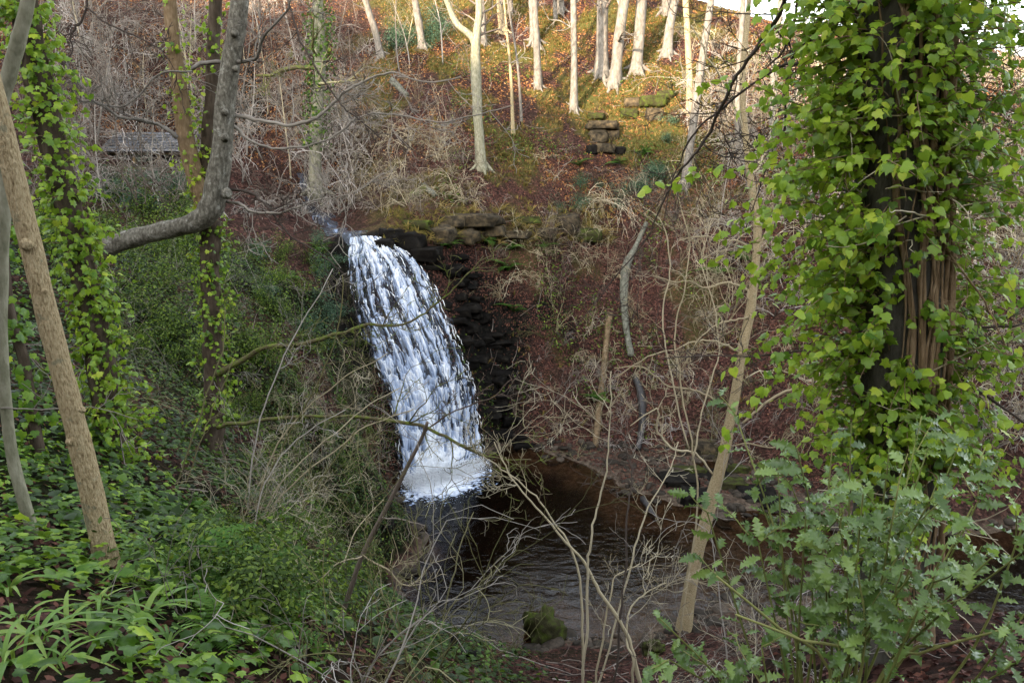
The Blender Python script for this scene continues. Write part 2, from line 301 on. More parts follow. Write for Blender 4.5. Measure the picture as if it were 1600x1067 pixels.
def G(px, py, dmin=1.5):
    """The spot on the ground that a photo pixel shows."""
    D = np.concatenate([np.arange(dmin, 15, .03), np.arange(15, 100, .08)])
    d1 = P(px, py, 1.0) - np.array((0, 0, H)); pts = np.array((0, 0, H)) + D[:, None] * d1
    hit = np.nonzero(pts[:, 2] < height(pts[:, 0], pts[:, 1]))[0]
    q = pts[hit[0]] if len(hit) else pts[-1]
    return np.array((q[0], q[1], float(height(q[0], q[1]))))

PXX, PYY = pix(XX, YY, ZZ); vis = YY > 1
n1 = fbm(XX / 2.3, YY / 2.3, 21); n2 = fbm(XX / 6, YY / 6, 33)
def box(x0, x1, y0, y1, s=60): return sstep(x0 - s, x0 + s, PXX) * sstep(x1 + s, x1 - s, PXX) * sstep(y0 - s, y0 + s, PYY) * sstep(y1 + s, y1 - s, PYY) * vis
far = sstep(33, 37, YY)
moss = np.clip(box(560, 1150, -300, 300) * sstep(.42, .58, n1) * .95 + box(560, 1150, 300, 800) * sstep(.55, .7, n1) * .5, 0, 1) * far
green = np.clip(sstep(34, 28, YY) * sstep(.5, -2.5, XX) * sstep(.35, .55, n1) + .5 * sstep(.5, .65, n2) * sstep(31, 30, YY), 0, 1)
green = np.where(ZZ < .4, 0, green)
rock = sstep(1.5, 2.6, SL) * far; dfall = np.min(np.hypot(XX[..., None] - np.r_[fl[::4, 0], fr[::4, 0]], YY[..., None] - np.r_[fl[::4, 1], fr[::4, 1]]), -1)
hollow_shade = box(690, 830, 470, 720, 50) * sstep(32.4, 33, YY)  # near-black rock colour laid where the hollow lies in shade
rock = np.clip(np.maximum(rock, sstep(1.5, .7, dfall)) + hollow_shade * .9, 0, 1)
bed = sstep(.35, .05, ZZ) * (np.hypot(XX, YY - 24) < 60)
g = Geo(); ny_, nx_ = XX.shape
idx = np.arange(ny_ * nx_).reshape(ny_, nx_)
g.add(np.stack([XX, YY, ZZ], -1).reshape(-1, 3), None, np.stack([idx[:-1, :-1], idx[:-1, 1:], idx[1:, 1:], idx[1:, :-1]], -1).reshape(-1, 4), .5)
def ground_material():
    m = bpy.data.materials.new('woodland_floor'); m.use_nodes = True; nt = m.node_tree; N = nt.nodes; L = nt.links; b = N['Principled BSDF']
    tc = N.new('ShaderNodeTexCoord')
    def nz(scale, detail=6, rough=.65):
        n = N.new('ShaderNodeTexNoise'); n.inputs['Scale'].default_value = scale; n.inputs['Detail'].default_value = detail; n.inputs['Roughness'].default_value = rough
        L.new(tc.outputs['Object'], n.inputs['Vector']); return n.outputs[0]
    def ramp(f, st):
        c = N.new('ShaderNodeValToRGB'); e = c.color_ramp.elements
        while len(e) < len(st): e.new(.5)
        for k, (p, col) in zip(e, st): k.position = p; k.color = (*col, 1)
        L.new(f, c.inputs[0]); return c.outputs[0]
    def attr(n):
        a = N.new('ShaderNodeAttribute'); a.attribute_name = n; return a.outputs['Fac']
    def mixc(f, a, c):
        x = N.new('ShaderNodeMix'); x.data_type = 'RGBA'; L.new(f, x.inputs[0]); L.new(a, x.inputs[6]); L.new(c, x.inputs[7]); return x.outputs[2]
    vor = N.new('ShaderNodeTexVoronoi'); vor.inputs['Scale'].default_value = 11; L.new(tc.outputs['Object'], vor.inputs['Vector'])
    sep = N.new('ShaderNodeSeparateColor'); L.new(vor.outputs['Color'], sep.inputs[0])
    lit = ramp(sep.outputs[0], [(0, (.012, .007, .006)), (.4, (.04, .019, .016)), (.75, (.09, .04, .032)), (1, (.18, .095, .07))])
    soil = ramp(nz(14), [(.3, (.012, .008, .006)), (.7, (.055, .036, .024))])
    c = mixc(ramp(nz(1.4), [(.42, (0, 0, 0)), (.62, (.75, .75, .75))]), lit, soil)
    ms = ramp(nz(9), [(.25, (.035, .045, .012)), (.5, (.085, .085, .022)), (.75, (.16, .115, .045))])
    c = mixc(attr('moss'), c, ms)
    gr = ramp(nz(7), [(.3, (.004, .005, .002)), (.5, (.012, .014, .005)), (.75, (.03, .03, .01))])  # left-bank floor near-black, in place of shade from overhead crowns
    c = mixc(attr('green'), c, gr)
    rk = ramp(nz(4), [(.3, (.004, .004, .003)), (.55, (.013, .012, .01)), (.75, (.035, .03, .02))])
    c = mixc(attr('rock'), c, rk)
    bd = ramp(nz(5, 8), [(.3, (.035, .026, .019)), (.5, (.11, .08, .056)), (.72, (.23, .18, .135))])
    c = mixc(attr('bed'), c, bd)
    c = mixc(attr('depth_dark'), c, ramp(nz(3), [(.3, (.006, .005, .004)), (.7, (.02, .015, .011))]))  # bed darkens with depth, light lost in deep water put into its colour
    L.new(c, b.inputs['Base Color']); b.inputs['Roughness'].default_value = .8; b.inputs['Specular IOR Level'].default_value = .05
    bp = N.new('ShaderNodeBump'); bp.inputs['Strength'].default_value = .9; bp.inputs['Distance'].default_value = .12
    ad = N.new('ShaderNodeMath'); ad.operation = 'MULTIPLY_ADD'; L.new(nz(9, 8), ad.inputs[0]); ad.inputs[1].default_value = 1.5; L.new(nz(2.2, 5), ad.inputs[2])
    L.new(ad.outputs[0], bp.inputs['Height']); L.new(bp.outputs[0], b.inputs['Normal'])
    return m
M['ground'] = ground_material()
tag(g.build('ground', M['ground'], extra={'moss': moss.ravel(), 'green': green.ravel(), 'rock': rock.ravel(), 'bed': bed.ravel(), 'depth_dark': (sstep(-.22, -.42, ZZ + (n1 - .5) * .4) * bed).ravel()}), kind='structure')

# ------------------------------------------------------------------ pool, stream
def water_material():
    m = bpy.data.materials.new('peaty_water'); m.use_nodes = True; nt = m.node_tree; N = nt.nodes; L = nt.links; N.remove(N['Principled BSDF'])
    tc = N.new('ShaderNodeTexCoord'); mp = N.new('ShaderNodeMapping'); mp.inputs['Scale'].default_value = (1, 1.6, 1); L.new(tc.outputs['Object'], mp.inputs[0])
    n = N.new('ShaderNodeTexNoise'); n.inputs['Scale'].default_value = 1.7; n.inputs['Detail'].default_value = 5; n.inputs['Distortion'].default_value = .8; L.new(mp.outputs[0], n.inputs['Vector'])
    bp = N.new('ShaderNodeBump'); bp.inputs['Strength'].default_value = .17; bp.inputs['Distance'].default_value = .12; L.new(n.outputs[0], bp.inputs['Height'])
    tr = N.new('ShaderNodeBsdfTransparent'); tr.inputs[0].default_value = (.64, .51, .39, 1)
    gl = N.new('ShaderNodeBsdfGlossy'); gl.inputs['Roughness'].default_value = .06; L.new(bp.outputs[0], gl.inputs['Normal'])
    fr_ = N.new('ShaderNodeFresnel'); fr_.inputs[0].default_value = 1.36; L.new(bp.outputs[0], fr_.inputs['Normal'])
    ms = N.new('ShaderNodeMixShader'); L.new(fr_.outputs[0], ms.inputs[0]); L.new(tr.outputs[0], ms.inputs[1]); L.new(gl.outputs[0], ms.inputs[2])
    L.new(ms.outputs[0], N['Material Output'].inputs[0]); return m
M['water'] = water_material()
g = Geo(); xs = np.linspace(-7, 60, 100); ys = np.linspace(4, 36, 60); wx, wy = np.meshgrid(xs, ys); keep = height(wx, wy) < .6
ii = np.arange(wx.size).reshape(wx.shape); q = np.stack([ii[:-1, :-1], ii[:-1, 1:], ii[1:, 1:], ii[1:, :-1]], -1)
kk = keep[:-1, :-1] | keep[:-1, 1:] | keep[1:, 1:] | keep[1:, :-1]
g.add(np.stack([wx, wy, 0 * wx], -1).reshape(-1, 3), None, q[kk], .5)
tag(g.build('pool', M['water']), kind='structure')

# ------------------------------------------------------------------ waterfall
def waterfall():
    rng = np.random.default_rng(3)
    nu, nv = 260, 600
    U, V = np.meshgrid(np.linspace(0, 1, nu), np.linspace(0, 1, nv))
    k = V * 40; i = np.clip(k.astype(int), 0, 39); f = (k - i)[..., None]
    A = fl[i] * (1 - f) + fl[i + 1] * f; B = fr[i] * (1 - f) + fr[i + 1] * f
    wid = 1 + .03 * (fbm(V * 9, V * 0 + 3, 4) - .5)
    Q = A * (1 - U[..., None]) + B * U[..., None]
    nrm = np.array((.55, -.62, .56)); nrm = nrm / np.linalg.norm(nrm)
    bulge = np.sin(np.pi * U) * .2
    # water breaks on many small ledges: white just below each, glassy before the next
    t1 = V * 11 + (fbm(U * 5, V * 3, 41) - .5) * 5 + U * 1.6
    t2 = V * 24 + (fbm(U * 11, V * 5, 42) - .5) * 6 - U * 2.0
    s1 = t1 - np.floor(t1); s2 = t2 - np.floor(t2)
    ledge = (1 - s1) ** 1.5 * .5 + (1 - s2) ** 1.6 * .25
    dx = (fbm(U * 6, V * 6, 44) - .5) * .10
    streak = fbm((U + dx) * 46, V * 6.5, 45, 5); fine = fbm((U + dx * .7) * 115, V * 24, 46, 2); thread = fbm((U + dx) * 15, V * 3.2, 47, 3)
    veil = np.exp(-((U - .3 + .12 * (1 - V)) / .32) ** 2) * sstep(.3, .75, V); soft = 1 - .55 * veil; veil = veil * .32
    top = sstep(.2, .0, V) * .1
    low = sstep(.80, .97, V) * .55
    wht = ledge * .7 + ((streak - .5) * 1.5 + (fine - .5) * .8) * soft + (thread - .5) * 1.5 + veil + top + low + .07 - .16 * sstep(.55, .9, U) * sstep(.2, .4, V)
    edge = np.minimum(U, 1 - U); ef = sstep(.0, .07, edge + (fbm(V * 30, U * 4, 48) - .5) * .09)
    wht = np.clip(wht - (1 - ef) * 1.0, -.6, 1.2)
    rel = bulge + .16 * (1 - s1) * sstep(0, .1, V) + .08 * (1 - s2) + (streak - .5) * .10 + (fine - .5) * .03
    Q = Q + nrm * (rel * (.45 + .55 * ef) - .05)[..., None]
    Q = Q + np.stack([(fbm(U * 20, V * 30, 49) - .5) * .12, 0 * U, 0 * U], -1)
    g = Geo(); ix = np.arange(nu * nv).reshape(nv, nu)
    g.add(Q.reshape(-1, 3), None, np.stack([ix[:-1, :-1], ix[:-1, 1:], ix[1:, 1:], ix[1:, :-1]], -1).reshape(-1, 4), wht.ravel())
    m = bpy.data.materials.new('falling_water'); m.use_nodes = True; N = m.node_tree.nodes; L = m.node_tree.links
    b = N['Principled BSDF']; b.inputs['Roughness'].default_value = .35; b.inputs['Specular IOR Level'].default_value = .5
    at = N.new('ShaderNodeAttribute'); at.attribute_name = 'v'
    cr = N.new('ShaderNodeValToRGB'); e = cr.color_ramp.elements; e[0].position = .02; e[0].color = (.06, .075, .10, 1); e[1].position = .95; e[1].color = (.88, .92, .97, 1)
    e2 = e.new(.38); e2.color = (.3, .38, .54, 1)
    L.new(at.outputs['Fac'], cr.inputs[0]); L.new(cr.outputs[0], b.inputs['Base Color'])
    mr = N.new('ShaderNodeMapRange'); mr.inputs[1].default_value = -.35; mr.inputs[2].default_value = .38; mr.inputs[3].default_value = .12; mr.inputs[4].default_value = .98
    L.new(at.outputs['Fac'], mr.inputs[0]); al = N.new('ShaderNodeMapRange'); al.name = 'rim'; al.inputs[1].default_value = -.6; al.inputs[2].default_value = -.45; L.new(at.outputs['Fac'], al.inputs[0])
    mm_ = N.new('ShaderNodeMath'); mm_.operation = 'MULTIPLY'; L.new(mr.outputs[0], mm_.inputs[0]); L.new(al.outputs[0], mm_.inputs[1]); L.new(mm_.outputs[0], b.inputs['Alpha'])
    M['fall'] = m
    root = thing('waterfall', P(700, 735, 30.5) * np.array((1, 1, 0)), 'white waterfall fanning down a stepped dark rock face into the pool', 'waterfall')
    g.build('falling_sheet', m, root)
    # loose threads and drops of water along the face, most of them on the ragged right side
    g = Geo(); nst = 700
    for _ in range(nst):
        u = rng.beta(1.1, .8) if rng.uniform() < .6 else rng.uniform(0, 1); v0 = rng.uniform(.02, .95); ln = rng.uniform(.006, .03); kk = np.linspace(v0, min(v0 + ln, .995), 4)
        jj = np.clip((kk * (nv - 1)).astype(int), 0, nv - 1); iu = int(np.clip(u, 0, 1) * (nu - 1))
        p = Q[jj, iu] + nrm * (.03 + .05 * rng.uniform()) + rng.normal(0, .012, (4, 3))
        tube(g, p, np.array([.004, .013, .013, .003]) * rng.uniform(.7, 1.6), 3, 1.0)
    o_ = g.build('water_threads', M.setdefault('foam', mat('white_foam', [(0, (.82, .86, .9)), (1, (.93, .95, .97))], rough=.5)), root); tag(o_, kind='stuff')
    # foam heap and spray where it lands
    g = Geo(); n = 14000
    base = smooth_path([fl[-1], fl[-1] * .5 + fr[-1] * .5 + np.array((.35, -.35, 0)), fr[-1]], 60)
    bi = np.clip((rng.beta(1.15, 1.7, n) * 59).astype(int), 0, 59); rr = np.abs(rng.normal(0, .62, n)) + .02
    dirn = np.array((.55, -.83, 0)); wdt = (1 - .7 * bi / 59)
    p = base[bi] * np.array((1, 1, 0)) + dirn * (rr * 1.5 * wdt)[:, None] + rng.normal(0, .14, (n, 3)) * np.array((1, 1, 0))
    p[:, 2] = np.abs(rng.normal(0, 1, n)) * .32 * np.exp(-rr * 1.3) * (.4 + .6 * wdt)
    oct_ = (np.array([(1, 0, 0), (-1, 0, 0), (0, 1, 0), (0, -1, 0), (0, 0, 1), (0, 0, -1)], float), [(0, 2, 4), (2, 1, 4), (1, 3, 4), (3, 0, 4), (2, 0, 5), (1, 2, 5), (3, 1, 5), (0, 3, 5)], None)
    rot = rotmats(rng.normal(0, 1, (n, 3)), rng.normal(0, 1, (n, 3)))
    scatter(g, oct_, p, rot, rng.uniform(.008, .032, n) * (1 - .45 * np.clip(rr, 0, 1)), rng.uniform(0, 1, n))
    tag(g.build('splash_foam', M['foam'], root), kind='stuff')
    # flat foam raft on the water
    nr, na = 60, 150; rr_, aa = np.meshgrid(np.linspace(0, 1, nr), np.linspace(0, 2 * math.pi, na))
    cx, cy = base[22][0] + .35, base[22][1] - .85
    ca, sa = math.cos(.72), math.sin(.72); ex = 2.6; ey = 1.75
    lx = rr_ * np.cos(aa) * ex; ly = rr_ * np.sin(aa) * ey
    fx = cx + lx * ca - ly * sa; fy = cy + lx * sa + ly * ca
    den = 1.3 - rr_ * 1.4 + (fbm(fx * 3.2, fy * 3.2, 60) - .5) * 1.0 + (fbm(fx * 11, fy * 11, 62, 3) - .5) * 1.3
    g = Geo(); ix = np.arange(nr * na).reshape(na, nr)
    g.add(np.stack([fx, fy, .012 + .06 * np.clip(den, 0, 1) * (1 - rr_)], -1).reshape(-1, 3), None, np.stack([ix[:-1, :-1], ix[:-1, 1:], ix[1:, 1:], ix[1:, :-1]], -1).reshape(-1, 4), np.clip(den, -.5, 1.2).ravel())
    m2 = m.copy(); m2.name = 'floating_foam'; mr2 = [x for x in m2.node_tree.nodes if x.type == 'MAP_RANGE' and x.name != 'rim'][0]; mr2.inputs[1].default_value = .22; mr2.inputs[2].default_value = .5; mr2.inputs[3].default_value = 0
    g.build('floating_foam', m2, root)
waterfall()

# water gathering in the channel above the lip
def channel():
    c = smooth_path([(-14, 49, 10.4), (-11, 43, 9.85), (-9.2, 39, 9.4), (-7.8, 36.4, 9.35), (-6.9, 35, 9.3), (-6.6, 34.55, 9.2)], 60)
    c[:, 2] = np.maximum(c[:, 2], height(c[:, 0], c[:, 1]) + .05); hw = np.linspace(.5, .8, 60)
    t = norm(np.gradient(c, axis=0)); s = np.stack([t[:, 1], -t[:, 0], 0 * t[:, 0]], -1); s = norm(s)
    g = Geo(); us = np.linspace(-1, 1, 14); V = c[:, None] + s[:, None] * (hw[:, None] * us[None])[..., None]
    V[..., 2] += (fbm(V[..., 0] * 3, V[..., 1] * 3, 71) - .5) * .12
    ix = np.arange(60 * 14).reshape(60, 14)
    a = np.clip(-.22 + (fbm(V[..., 0] * 5, V[..., 1] * 5, 72) - .5) * 1.8 + sstep(50, 59, np.arange(60))[:, None] * .5, -.1, 1.1)
    g.add(V.reshape(-1, 3), None, np.stack([ix[:-1, :-1], ix[:-1, 1:], ix[1:, 1:], ix[1:, :-1]], -1).reshape(-1, 4), a.ravel())
    tag(g.build('stream', M['fall']), kind='structure')
channel()

# ------------------------------------------------------------------ stones
def ico(sub):
    import bmesh
    bm = bmesh.new(); bmesh.ops.create_icosphere(bm, subdivisions=sub, radius=1)
    v = np.array([x.co[:] for x in bm.verts]); f = np.array([[x.index for x in ff.verts] for ff in bm.faces]); bm.free(); return v, f
ICO2, ICO3, ICO4 = ico(2), ico(3), ico(4)
def stone(g, c, size, rng, rz=0, tilt=0, block=.55, rough=.22, sub=3, a=None):
    v, f = {2: ICO2, 3: ICO3, 4: ICO4}[sub]
    s = np.sign(v) * np.abs(v) ** block; s = s / np.abs(s).max()
    o = rng.uniform(0, 99, 3)
    d = 1 + rough * 2 * (fbm(v[:, 0] * 1.6 + o[0], v[:, 1] * 1.6 + v[:, 2] * 1.9 + o[1], 81, 3) - .5) + rough * .9 * (fbm(v[:, 0] * 4 + o[2], v[:, 1] * 4 + v[:, 2] * 7, 82, 3) - .5)
    s = s * d[:, None] * np.asarray(size) / 2
    cz, sz = math.cos(rz), math.sin(rz); ct, st = math.cos(tilt), math.sin(tilt)
    s = s @ np.array([[1, 0, 0], [0, ct, st], [0, -st, ct]]) @ np.array([[cz, sz, 0], [-sz, cz, 0], [0, 0, 1]])
    g.add(s + np.asarray(c), f, None, rng.uniform(.3, .7) if a is None else a)
def stone_part(name, c, size, m, parent, rng, **k):
    g = Geo(); stone(g, c, size, rng, **k); return g.build(name, m, parent)
def stones_thing(name, label, cat, items, m, rng, loc=None, group=None, tl=.2):
    """items: (px, py, width px, height px, depth ratio, toward-viewer shift m, material or None); each block is its own part"""
    pts = []
    for (px, py, wp, hp, dr, fwd, mm) in items:
        q = G(px, py); s = q[1] / F; pts.append((q + np.array((0, -fwd, 0)), (wp * s, wp * s * dr, hp * s), mm))
    root = thing(name, pts[0][0], label, cat, group)
    for q, s, mm in pts:
        stone_part('stone', q, s, M[mm] if mm else m, root, rng, rz=rng.uniform(-.35, .35), tilt=rng.uniform(-tl, tl), block=rng.uniform(.28, .5), rough=.34, sub=3)
    return root
rng = np.random.default_rng(11)
stones_thing('rock_ledge', 'broken sandstone ledge of cracked blocks at the brow right of the waterfall lip', 'rock ledge',
    [(735, 344, 105, 20, .7, .1, None), (690, 368, 46, 26, .8, .15, None), (727, 371, 38, 22, .8, .2, None), (764, 362, 48, 16, .8, .1, None), (800, 370, 50, 13, .8, .1, None), (848, 364, 44, 18, .8, 0, None),
     (640, 378, 48, 30, .8, .2, 'shaded_wetstone'), (612, 366, 38, 18, .9, .2, 'shaded_wetstone'), (655, 354, 44, 16, .9, .1, 'moss'), (880, 352, 46, 26, .8, .2, None), (705, 348, 40, 18, .8, .35, None), (820, 345, 44, 12, .8, 0, 'moss'), (915, 370, 50, 24, .8, .1, 'moss'), (600, 385, 30, 22, .9, .3, 'shaded_wetstone'), (668, 398, 46, 24, .9, .35, 'shaded_wetstone')], M['stone'], rng)
stones_thing('rock_outcrop', 'square sandstone outcrop with an overhanging cap on the hillside below the beeches', 'rock outcrop',
    [(942, 198, 46, 12, .9, .3, None), (935, 214, 32, 18, .9, .1, None), (958, 214, 18, 18, .9, 0, None), (945, 234, 30, 14, .8, .2, 'stone'), (968, 236, 16, 12, .8, .2, 'shaded_wetstone'), (925, 236, 16, 14, .8, .2, 'shaded_wetstone'), (930, 182, 26, 8, .8, .35, 'moss')], M['stone'], rng)
stones_thing('rock_outcrop', 'mossy rock outcrop with a dark gap under it, right of the capped outcrop', 'rock outcrop',
    [(1020, 180, 26, 18, .8, .3, None), (1018, 160, 34, 16, .8, .4, 'moss'), (990, 164, 28, 14, .8, .2, None), (982, 178, 30, 14, .8, .2, 'moss'), (1040, 150, 26, 12, .8, .1, 'moss')], M['stone'], rng)
stones_thing('wet_rock_shelf', 'wet dark rock shelf at the water edge behind the tan birch-like trunk', 'rock shelf',
    [(1060, 750, 60, 18, .8, .2, None), (1085, 775, 50, 26, .8, .2, None), (1110, 742, 70, 14, .8, .2, None), (1140, 755, 60, 16, .8, .2, 'moss'), (1180, 770, 60, 14, .8, .2, None), (1210, 785, 44, 20, .8, .2, None), (1100, 700, 44, 24, .8, .1, 'stone'), (1075, 735, 50, 14, .8, .1, 'moss'), (1155, 735, 40, 16, .8, 0, 'moss')], M['shaded_wetstone'], rng)
stones_thing('wet_cliff', 'dark dripping rock wall hollowed out just right of the waterfall', 'cliff',
    [(696 + 112 * (k / 47) ** 1.05 + rr_[0], 398 + 300 * k / 47 + rr_[1], rr_[2], rr_[3], .6, -.12, None) for k, rr_ in enumerate(np.random.default_rng(5).uniform((-28, -10, 20, 7), (28, 10, 52, 18), (48, 4)))], M['shaded_wetstone'], rng, tl=.35)
def boulder(px, py, wp, hp, m, label, fwd=0, **k):
    q = G(px, py); s = q[1] / F; g = Geo(); c = q.copy(); sz = (wp * s, wp * s * .9, hp * s * 1.25); c[2] = max(c[2], -.1) + sz[2] * .28
    stone(g, c - q, sz, np.random.default_rng(int(px * 7 + py)), block=1.0, rough=.55, sub=4, **k)
    o = g.build('boulder', M[m]); o.location = q; return tag(o, label, 'boulder')
boulder(848, 1000, 66, 60, 'moss', 'moss-capped boulder standing at the near edge of the pool')
boulder(735, 1030, 26, 16, 'shaded_wetstone', 'small dark stone on the near shore left of the mossy boulder')
boulder(700, 1010, 40, 22, 'shaded_wetstone', 'low wet stone where the near shore meets the pool, under the grey-twigged bush')
boulder(1205, 798, 30, 14, 'shaded_wetstone', 'pale wet stone lying in the shallow stream right of the tan trunk')
boulder(585, 905, 30, 22, 'moss', 'mossy stone at the foot of the steep left bank, beside the pool')
boulder(1020, 1020, 44, 26, 'moss', 'mossy stone on the near shore right of the pale diagonal stem')
boulder(608, 830, 24, 16, 'shaded_wetstone', 'wet stone at the left pool edge below the waterfall foam')

# ------------------------------------------------------------------ fallen logs
def log(name, pts, wpx, m, label, sides=9, lift=.6, fixed=None):
    q = [G(*t) for t in pts]; s = q[0][1] / F; wd = np.broadcast_to(np.asarray(wpx, float) * s / 2, (len(q),))
    q = np.array(q); q[:, 2] += wd * lift; p = smooth_path(q, per=4); rr = np.interp(np.linspace(0, 1, len(p)), np.linspace(0, 1, len(q)), wd)
    g = Geo(); base = p[0].copy(); tube(g, p - base, rr, sides, .5, lump=.25, rng=np.random.default_rng(int(pts[0][0])))
    o = g.build(name, M[m]); o.location = base; return tag(o, label, 'log')
log('fallen_log', [(1010, 352), (992, 392), (978, 425), (975, 470), (978, 520), (986, 560)], [7, 9, 13, 12, 11, 9], 'log', 'grey-green dead log lying down the red leaf slope, the upper of two')
log('fallen_log', [(990, 590), (1001, 620), (1004, 660), (997, 705)], [11, 12, 12, 10], 'wetlog', 'black wet log lower on the red leaf slope, below the grey one')
log('fallen_log', [(952, 495), (947, 540), (942, 590), (936, 640), (930, 700)], [12, 10, 9, 9, 8], 'rottenlog', 'thin rotten brown log lying down the slope left of the grey log')
log('fallen_log', [(1004, 782), (1014, 800), (1026, 815)], [11, 12, 11], 'wetlog', 'short black log at the stream edge by the pile of dead twigs')
log('fallen_log', [(634, 318), (650, 307), (664, 299)], [12, 13, 13], 'mossbark', 'short mossy log above the ledge, left one of a pair')
log('fallen_log', [(662, 292), (670, 300), (679, 309)], [8, 9, 9], 'log', 'short sawn log above the ledge, right one of a pair')
log('fallen_log', [(612, 130), (625, 142), (636, 152)], [9, 9, 8], 'log', 'pale broken log on the hillside left of the forked tree')

# ------------------------------------------------------------------ leaf shapes
def fan(outline, fold=.12, droop=.15):
    o = np.array(outline, float); n = len(o)
    z = -np.abs(o[:, 0]) * fold - (o[:, 1]) ** 2 * droop
    v = np.vstack([np.c_[o, z], (0, .35, .0)]); f = [(i, (i + 1) % n, n) for i in range(n)]
    return v, f, None
IVY = fan([(0, 0), (.28, -.12), (.55, .12), (.42, .36), (.52, .62), (.2, .66), (0, 1.05), (-.2, .66), (-.52, .62), (-.42, .36), (-.55, .12), (-.28, -.12)], .25, .18)
HEART = fan([(0, 0), (.3, -.12), (.5, .15), (.42, .5), (.18, .82), (0, 1.05), (-.18, .82), (-.42, .5), (-.5, .15), (-.3, -.12)], .22, .2)
def holly_proto(seed):
    r = np.random.default_rng(seed); pts = []; zz = []
    n = 6
    for i in range(n):
        t = i / n; wv = .24 * math.sin(math.pi * min(.96, t * .9 + .1)) ** .7
        pts += [(wv * .62, t * .95 + .02), (wv * 1.32, t * .95 + .11)]; zz += [-.02, .08 * (1 if i % 2 else -.6)]
    L_ = [(0, 0)] + pts + [(0, 1.1)] + [(-x, y) for x, y in reversed(pts)]; Z_ = [0] + zz + [-.1] + list(reversed(zz))
    o = np.array(L_); z = np.array(Z_) + .28 * np.abs(o[:, 0]) - .16 * o[:, 1] ** 2; n = len(o)
    mid = [(0, y, -.16 * y * y - .01) for y in (.2, .4, .6, .8, 1.0)]
    v = np.vstack([np.c_[o, z], mid]); f = []
    def nearest(y): return n + int(np.argmin([abs(y - m_[1]) for m_ in mid]))
    for i in range(n):
        j = (i + 1) % n; a_, b_ = nearest(o[i, 1]), nearest(o[j, 1])
        f.append((i, j, b_))
        if a_ != b_: f.append((i, b_, a_))
    return v, f, None
HOLLY = holly_proto(1)
OVAL = (np.array([(0, 0, 0), (.22, .35, -.04), (.2, .7, -.06), (0, 1, -.1), (-.2, .7, -.06), (-.22, .35, -.04)]), [(0, 1, 5), (2, 3, 4)], [(1, 2, 4, 5)])
DEAD = (np.array([(0, -.5, .06), (.3, -.1, -.02), (.2, .35, .1), (0, .55, 0), (-.28, .2, .08), (-.3, -.2, 0)]), [(0, 1, 5), (2, 3, 4)], [(1, 2, 4, 5)])
DIA = (np.array([(0, -.5, 0), (.32, 0, .08), (0, .5, 0), (-.32, 0, .06)]), None, [(0, 1, 2, 3)])
def leaf_mesh(name, proto, m, a):
    g = Geo(); g.add(proto[0], proto[1], proto[2], a); return g.mesh(name, m, True)
def leaf_parts(parent, name, meshes, pos, rot, scale, sel, rng):
    """single leaves as objects of their own, sharing a few meshes"""
    inv = Matrix.Translation(-Vector(parent.location))
    for i in sel:
        o = bpy.data.objects.new(name, meshes[int(rng.integers(len(meshes)))]); COL.objects.link(o); o.parent = parent; o.matrix_parent_inverse = inv
        mw = Matrix(rot[i].tolist()).to_4x4(); mw = Matrix.Translation(Vector(pos[i])) @ mw @ Matrix.Diagonal((*([float(scale[i])] * 3), 1)); o.matrix_basis = mw
def leaf_orient(rng, n, out, tipdown=.7, jit=.55):
    """leaf blades facing outwards and up, tips hanging"""
    z = norm(out + np.array((0, 0, .55)) + rng.normal(0, jit, (n, 3)))
    y = np.array((0, 0, -tipdown)) + out * .5 + rng.normal(0, .5, (n, 3))
    y = norm(y - z * (y * z).sum(-1, keepdims=True)); x = np.cross(y, z)
    return np.stack([x, y, z], -1)

# ------------------------------------------------------------------ trees
def px_path(pts, D, per=5, dj=0, rng=R):
    """pts: photo points; D: distance or one per point -> smooth 3-D path"""
    Ds = np.broadcast_to(np.asarray(D, float), (len(pts),)) + (rng.normal(0, dj, len(pts)) if dj else 0)
    return smooth_path([P(x, y, d) for (x, y), d in zip(pts, Ds)], per=per)
def limb(root, name, path, rad, m, sides=10, lump=.1, rng=R, a=.5):
    g = Geo(); rr = np.interp(np.linspace(0, 1, len(path)), np.linspace(0, 1, len(np.atleast_1d(rad))), np.atleast_1d(rad))
    tube(g, path, rr, sides, a, lump=lump, rng=rng); return g.build(name, M[m], root)
def flare(path, rad, amt=1.6, n=4):
    rr = np.interp(np.linspace(0, 1, len(path)), np.linspace(0, 1, len(np.atleast_1d(rad))), np.atleast_1d(rad)).copy()
    for i in range(min(n, len(rr))): rr[i] *= 1 + (amt - 1) * (1 - i / n) ** 2
    return rr
def side_twigs(g, path, rad, rng, n, ln, depth=2, frm=.2, kids=4, wob=.2, bend=(0, 0, .2), spread=1, tips=None, a=None, rmin=.0025):
    for k in range(n):
        t = frm + (1 - frm) * (k + rng.uniform()) / n; i = min(int(t * (len(path) - 1)), len(path) - 2)
        tt = norm(path[i + 1] - path[i]); s = norm(rng.normal(0, 1, 3)); s = norm(s - tt * s.dot(tt))
        r = np.interp(t, np.linspace(0, 1, len(np.atleast_1d(rad))), np.atleast_1d(rad))
        twigs(rng, g, path[i], tt * .7 + s * spread, ln * rng.uniform(.5, 1.2), max(r * .5, rmin), depth, wob, kids, bend, 1.0, 3, .55, tips, a, rmin)
